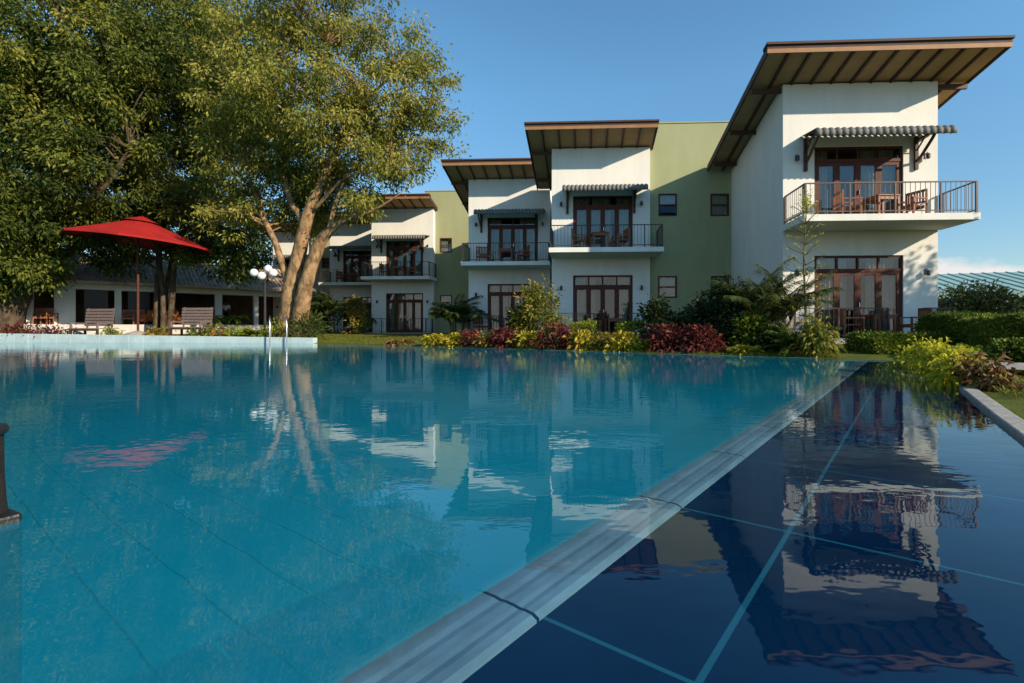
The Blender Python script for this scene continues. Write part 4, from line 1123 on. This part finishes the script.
def edgeY(px, off=.5):
    """distance where the ray of column px meets the far pool edge, plus an offset beyond it"""
    r = (px - 512) / F; (ax, ay), (bx, by) = POOL[1], POOL[2]
    t = (r * ay - ax) / ((bx - ax) - r * (by - ay)); return ay + t * (by - ay) + off

CG = 'croton bushes along the far pool edge'
crot = [  # px, width, top, leaf, label
    (436, 26, 334, 'yellow', 'low yellow croton leftmost in the flower bed by the lawn'),
    (457, 24, 333, 'yellow', 'low yellow croton beside the palm in front of the narrow green wall'),
    (472, 22, 330, 'red', 'small red croton left of the big red one in the flower bed'),
    (488, 20, 331, 'mixed', 'small orange-green croton under the shaded terrace armchair'),
    (507, 34, 326, 'red', 'large red croton in front of the set-back shaded tower'),
    (532, 28, 332, 'yellow', 'yellow croton in front of the tall yellow-green bush'),
    (557, 40, 325, 'red', 'wide dark red croton between the tall bush and the terrace'),
    (584, 28, 331, 'yellow', 'yellow croton below the first clipped lime block'),
    (604, 24, 333, 'mixed', 'orange-green croton in the middle of the yellow row'),
    (624, 26, 333, 'yellow', 'bright yellow croton at the right end of the yellow row'),
    (668, 44, 326, 'red', 'left half of the large crimson croton mound by the pool'),
    (700, 50, 327, 'red', 'right half of the large crimson croton mound by the pool'),
    (746, 16, 349, 'yellow', 'tiny yellow croton alone on the grass right of the crimson mound'),
    (402, 26, 339, 'copper', 'low reddish plant on the lawn edge right of the big tree'),
    (640, 18, 340, 'lime', 'small green bush between the yellow row and the crimson mound'),
]
for i, (px, w, tp, lf, lb) in enumerate(crot):
    Y = edgeY(px, .55 + .12 * (i % 3)); k = w * Y / F
    shrub('croton_bush', lb, 'bush', px, Y, w, tp + 3.5, L[lf], int(520 * max(.6, k) ** 1.2), .20, .075, 700 + i, CG, ragged=.1, up=.35, droop=.35)
# clipped lime blocks behind the row
for px, w, tp, lb in ((583, 22, 324, 'clipped lime shrub left of the terrace table'), (630, 24, 324, 'clipped lime shrub right of the terrace table')):
    shrub('clipped_shrub', lb, 'bush', px, edgeY(px, 1.7), w, tp, L['lime'], 1600, .09, .045, int(px), 'clipped lime shrubs in the flower bed', shape='box', depth=.35)
# tall yellow-green bush in front of the shaded tower
shrub('tall_bush', 'tall loose yellow-green bush in front of the shaded tower door', 'bush', 537, edgeY(537, 2.4), 54, 286, L['yellow_green'], 2300, .20, .07, 811, ragged=.12, up=.5)
shrub('tall_bush', 'dark round bush left of the tall yellow-green bush', 'bush', 518, edgeY(518, 2.9), 30, 306, L['shrub_dark'], 1300, .16, .07, 812)
shrub('tall_bush', 'reddish-yellow bush by the terrace of the tower at the narrow green wall', 'bush', 357, 31.5, 18, 297, L['mixed'], 1100, .24, .10, 813, up=.5)
shrub('tall_bush', 'dark leafy bush behind the big tan trunk', 'bush', 318, 33.0, 40, 294, L['shrub_dark'], 1900, .28, .10, 814)
shrub('tall_bush', 'pale spiky bush at the right foot of the big tan trunk', 'bush', 306, 25.6, 32, 318, L['palm'], 700, .42, .06, 815, up=.8)
# dark shrubs below the green wall
DG = 'dark glossy shrubs below the green wall'
for px, off, w, tp, n_, lf, lb in ((655, 1.6, 34, 302, 1500, 'shrub_dark', 'dark bronze shrub below the left ground window of the green wall'), (682, 1.8, 40, 314, 1600, 'shrub_dark', 'low dark shrub in the middle of the green wall'),
                                 (706, 2.6, 44, 300, 1900, 'shrub_dark', 'dark shrub below the right ground window of the green wall'), (728, 2.0, 48, 284, 2400, 'shrub_dark', 'tall dark shrub in front of the corner of green wall and tower'),
                                 (752, 1.6, 40, 318, 1500, 'hedge', 'dark green shrub under the palm left of the nearest tower'), (775, 1.4, 40, 330, 1300, 'shrub_dark', 'low black-green shrub beside the cycad')):
    shrub('dark_shrub', lb, 'bush', px, edgeY(px, off), w, tp, L[lf], n_, .17, .075, int(px) + 5, DG, ragged=.12)

def frond(P, D, T, rnd, base, az, elev, length, nleaf, leafL, curl):
    """adds leaflets of one arching frond; returns rachis points"""
    pts = []; p = np.array(base, float); el = elev; st = length / 12
    for i in range(13):
        pts.append(p.copy()); p = p + st * np.array((math.cos(az) * math.cos(el), math.sin(az) * math.cos(el), math.sin(el))); el -= curl / 12
    side = np.array((-math.sin(az), math.cos(az), 0)); t0 = rnd.random()
    for i in range(nleaf):
        t = .15 + .85 * i / nleaf; k = t * 12; j = min(11, int(k)); q = pts[j] + (pts[j + 1] - pts[j]) * (k - j); fw = pts[j + 1] - pts[j]; fw /= np.linalg.norm(fw)
        for s in (-1, 1):
            P.append(q); D.append((side * s * .8 + fw * .75 + np.array((0, 0, .12 - .5 * t)), leafL * (1 - .6 * abs(t - .4)))); T.append(.2 + .6 * t0)
    return pts
def palm(name, label, cat, px, Y, heights, nfr, flen, leafL, seed, group=None, spread=.5, w=.05, curl=1.5, e0=1.2, emin=.35, trunk=True, lm='palm', base=None):
    global rng
    rng = np.random.default_rng(seed); rnd = random.Random(seed)
    X = (px - 512) * Y / F; g = base if base is not None else gz(X, Y)
    root = empty(name, (X, Y, g), label, cat, group); P = []; D = []; T = []; b = MB()
    for h in heights:
        a = rnd.uniform(0, 6.28); r = rnd.uniform(0, spread); bx, by = math.cos(a) * r, math.sin(a) * r
        tx, ty = bx * 1.6, by * 1.6
        if trunk and h > .2: b.tube(smooth_path([(bx, by, -.05), ((bx + tx) / 2, (by + ty) / 2, h * .6), (tx, ty, h)], 4), .05, 8)
        for k in range(nfr):
            az = 2 * math.pi * k / nfr + rnd.uniform(-.3, .3); el = rnd.uniform(emin, e0)
            pts = frond(P, D, T, rnd, (tx, ty, h), az, el, flen * rnd.uniform(.75, 1.1), 34, leafL, curl * rnd.uniform(.8, 1.2))
            b.tube([tuple(q) for q in pts], list(np.linspace(.016, .004, 13)), 5)
    b.build('trunk', M['stem'], root, smooth=True)
    leaf_mesh('foliage', np.array(P), np.array([d[0] for d in D]), np.array([d[1] for d in D]), w, L[lm], root, np.array(T) + rng.normal(size=len(T)) * .08, droop=.25, flat=.7)
palm('areca_palm', 'clump of arching areca palms before the shaded side wall of the nearest tower', 'palm', 764, edgeY(764, 2.2), (.35, .5, .75, .45, .6, .9), 11, 1.95, .40, 901, spread=.5, e0=1.52, emin=1.0, curl=1.15, w=.036)
palm('areca_palm', 'areca palm clump in front of the narrow green wall', 'palm', 453, 25.5, (.4, .7, .9, .5), 10, 1.8, .5, 902, spread=.5, e0=1.5, emin=.85, curl=1.3, w=.045)
palm('areca_palm', 'dim areca palm beside the door of the far tower behind the tan trunk', 'palm', 338, 33.0, (.8, 1.2, 1.5), 10, 1.8, .55, 903, spread=.6, lm='tree_mid', e0=1.4, emin=.5)
palm('cycad', 'dark spiky cycad right of the palm at the pool corner', 'plant', 793, edgeY(793, .75), (.12,), 34, .95, .20, 904, spread=.01, w=.022, curl=1.0, e0=1.3, trunk=False, lm='hedge')
palm('cycad', 'small pale cycad by the lamp post behind the coping', 'plant', 252, 25.8, (.1,), 22, .9, .3, 905, spread=.01, w=.03, curl=.9, e0=1.3, trunk=False, lm='lime')
shrub('croton_bush', 'yellow-orange croton overhanging the pool right of the cycad', 'bush', 815, edgeY(815, .4), 36, 322, L['yellow_green'], 620, .17, .07, 921, CG, up=.15, droop=.5, ragged=.1)

def sapling():
    global rng
    rng = np.random.default_rng(77); rnd = random.Random(77)
    px = 805; Y = edgeY(px, 1.5); X = (px - 512) * Y / F; g = gz(X, Y)
    root = empty('sapling', (X, Y, g), 'thin tall sapling with whorled bare branches before the nearest tower', 'tree')
    H = at(px, 200, Y).z - g; b = MB(); P = []; D = []
    b.tube(smooth_path([(0, 0, 0), (.02, 0, H * .3), (-.02, .02, H * .6), (.05, 0, H)], 5), list(np.linspace(.045, .012, 16)), 8)
    nw = 11
    for k in range(nw):
        z = H * (.22 + .76 * k / nw); ln = .62 * (1 - .55 * k / nw)
        for j in range(5):
            a = j * 1.257 + k * .6 + rnd.uniform(-.2, .2)
            pts = [(0.02, 0, z), (math.cos(a) * ln * .5, math.sin(a) * ln * .5, z + .12), (math.cos(a) * ln, math.sin(a) * ln, z + .26)]
            b.tube([tuple(q) for q in smooth_path(pts, 3)], list(np.linspace(.012, .005, 7)), 5)
            for q in range(5):
                t = rnd.uniform(.45, 1.0); c = np.array(pts[1]) * (1 - t) + np.array(pts[2]) * t + rng.normal(size=3) * .03
                P.append(c); D.append(np.array((math.cos(a), math.sin(a), .9)) + rng.normal(size=3) * .6)
    for q in range(150):
        t = rnd.random(); P.append(np.array((.05, 0, H * (.9 + .14 * t))) + rng.normal(size=3) * .07); D.append(rng.normal(size=3) + np.array((0, 0, .7)))
    b.build('trunk', M['stem'], root, smooth=True)
    leaf_mesh('crown', np.array(P), np.array(D), .11, .028, L['gold'], root, droop=.1)
sapling()

# hedges and crotons at the right
def hedge(label, a, c, width, z0a, z1a, z1c, n, seed, lm='hedge', Lf=.075):
    """clipped hedge from plan point a to c"""
    global rng
    rng = np.random.default_rng(seed)
    a = np.array(a, float); c = np.array(c, float); d = c - a; ln = np.linalg.norm(d); d /= ln; s = np.array((-d[1], d[0]))
    root = empty('clipped_hedge', (a[0], a[1], z0a), label, 'hedge', 'clipped hedges by the nearest tower')
    u = rng.random(n); v = rng.uniform(-1, 1, n); w = rng.random(n); k = rng.random(n)
    m = k < .38; w[m] = 1; m = (k >= .38) & (k < .62); v[m] = -1; m = (k >= .62) & (k < .84); v[m] = 1; m = (k >= .84) & (k < .9); u[m] = 0
    h = (z1a + (z1c - z1a) * u) - z0a
    h = h + .05 * np.sin(u * ln * 2.1 + v) + .03 * np.sin(u * ln * 5.3 + 2 * v)
    wv = width / 2 * (1 + .06 * np.sin(u * ln * 3.1 + w * 4)) * (1 - .10 * (w > .85))
    xy = d[None] * (u * ln)[:, None] + s[None] * (v * wv)[:, None]
    pos = np.stack([xy[:, 0], xy[:, 1], w * h], 1) + rng.normal(size=(n, 3)) * .035
    nrm = np.stack([s[0] * v, s[1] * v, (w - .3)], 1) + rng.normal(size=(n, 3)) * .8
    t = .5 + .22 * np.sin(u * ln * 1.7 + 3 * w) + rng.normal(size=n) * .2
    leaf_mesh('foliage', pos, nrm, Lf, Lf * .55, L[lm], root, t, flat=.2)
    b = MB()
    for i in range(int(ln / .5)):
        q = d * (i + .5) * .5; b.tube([(q[0], q[1], -.05), (q[0] + .05, q[1], h.min() * .5), (q[0] - .05, q[1] + .05, h.min() * .85)], .02, 6)
    b.build('stem', M['stem'], root)
hedge('tall clipped green hedge running along the right side of the pool', (12.45, 14.4), (9.9, 6.6), 1.3, .12, 1.06, .74, 60000, 951)
hedge('low dark clipped hedge in front of the nearest terrace', (8.9, 12.75), (10.7, 12.75), 1.0, .10, .48, .46, 16000, 952)
RG = 'crotons along the right pool kerb'
for i, (px, Y, w, tp, lf, n_, lb) in enumerate([(912, 9.4, 26, 350, 'gold', 330, 'yellow croton farthest along the right kerb'), (929, 8.2, 38, 343, 'gold', 560, 'large bright yellow croton at the right kerb end'),
                                              (947, 6.9, 42, 346, 'gold', 520, 'drooping yellow croton hanging over the right kerb'), (960, 6.2, 34, 354, 'gold', 330, 'small yellow croton between the drooping one and the copper one'),
                                              (979, 5.9, 22, 360, 'copper', 230, 'copper-brown croton right of the yellow ones'), (998, 5.7, 17, 373, 'copper', 130, 'small copper and yellow croton rightmost by the kerb')]):
    shrub('croton_bush', lb, 'bush', px, Y, w, tp, L[lf], n_, .125, .05, 960 + i, RG, up=.3, droop=.5, base=.06, ragged=.12)
shrub('round_bush', 'dark round bush in front of the green-roofed pavilion', 'bush', 979, 17.5, 96, 288, L['shrub_dark'], 6200, .16, .08, 971, ragged=.1)
shrub('round_bush', 'light green bush behind the small copper croton', 'bush', 1018, 8.6, 62, 343, L['hedge'], 3200, .09, .045, 972)

# planting behind the raised coping
for i, (px, Y, w, tp, lf, n_, Lf, lb) in enumerate([(20, 26.9, 46, 326, 'red', 500, .22, 'low dark red plants at the foot of the left tree'), (55, 26.9, 44, 327, 'red', 500, .22, 'low dark red plants left of the left bench'),
        (112, 27.0, 22, 329, 'lime', 260, .2, 'low green plant left of the parasol base'), (160, 27.0, 26, 329, 'mixed', 300, .2, 'low yellow-green plant at the slim tree stems'),
        (216, 26.4, 26, 327, 'mixed', 300, .22, 'yellow-green plant right of the right bench'), (238, 26.2, 24, 328, 'lime', 280, .22, 'low lime plant left of the lamp post'),
        (276, 25.4, 30, 322, 'lime', 420, .22, 'bright lime plant at the left foot of the tan trunk'), (200, 27.0, 26, 330, 'hedge', 260, .2, 'low dark plant under the right bench')]):
    shrub('bedding_plant', lb, 'plant', px, Y, w, tp, L[lf], n_, Lf, .08, 980 + i, 'bedding plants behind the raised coping', base=gz((px - 512) * Y / F, Y) - .02)
for px, lb in ((213, 'spiky potted plant at the front of the veranda by the right bench'), (236, 'spiky potted plant at the veranda opening with the person')):
    x, y = club_pt(px, -.7)
    Yv = y; palm('potted_plant', lb, 'plant', px, Yv, (.35,), 14, 1.0, .3, int(px) * 3, 'potted plants on the veranda', spread=.01, w=.05, trunk=True, lm='lime', base=ZFL)

# grass on the lawn strips that show
def lawn_grass():
    global rng
    rng = np.random.default_rng(5); P = []
    pts = []
    def strip(n, px0, px1, o0, o1):
        px = rng.uniform(px0, px1, n); of = o0 + (o1 - o0) * rng.random(n) ** 1.3
        for a, o in zip(px, of):
            Y = edgeY(a, .15) + o; X = (a - 512) * Y / F; pts.append((X, Y, gz(X, Y)))
    strip(16000, 318, 470, 0, 7); strip(8000, 470, 840, 0, 2.2)
    for _ in range(5000):
        s = rng.uniform(5.0, 9.5); q = rng.uniform(.15, 1.8); X = 3.95 + (s - 3.85) * .73 + q; pts.append((X, s, gz(X, s) if poly_dist(X, s) > .3 else .05))
    pts_ = np.array(pts); n = len(pts_)
    d = rng.normal(size=(n, 3)) * .5; d[:, 2] = 1
    o = leaf_mesh('lawn_grass', pts_, d, .075, .016, L['grass'], None, droop=.25, flat=.1)
    tag(o, kind='stuff'); tag(o, 'short sunlit lawn grass between the pool edge and the hotel', 'grass')
lawn_grass()

# far wood beyond the garden
def far_wood():
    global rng
    rng = np.random.default_rng(9); C = []
    for i in range(420):
        a = R(rng.uniform(-62, 58)); d = rng.uniform(95, 150)
        C.append((math.sin(a) * d, math.cos(a) * d, rng.uniform(.3, 1) * (4.8 + 2.2 * math.sin(a * 9))))
    C = np.array(C); per = 60; ci = np.repeat(np.arange(len(C)), per); n = len(ci)
    pos = C[ci] + rng.normal(size=(n, 3)) * np.array((2.2, 2.2, 1.1)); pos[:, 2] = np.abs(pos[:, 2])
    o = leaf_mesh('far_wood', pos, rng.normal(size=(n, 3)), 1.3, .8, L['tree_mid'], None, flat=.2)
    tag(o, 'low band of distant trees beyond the garden', 'trees', kind='stuff')
far_wood()
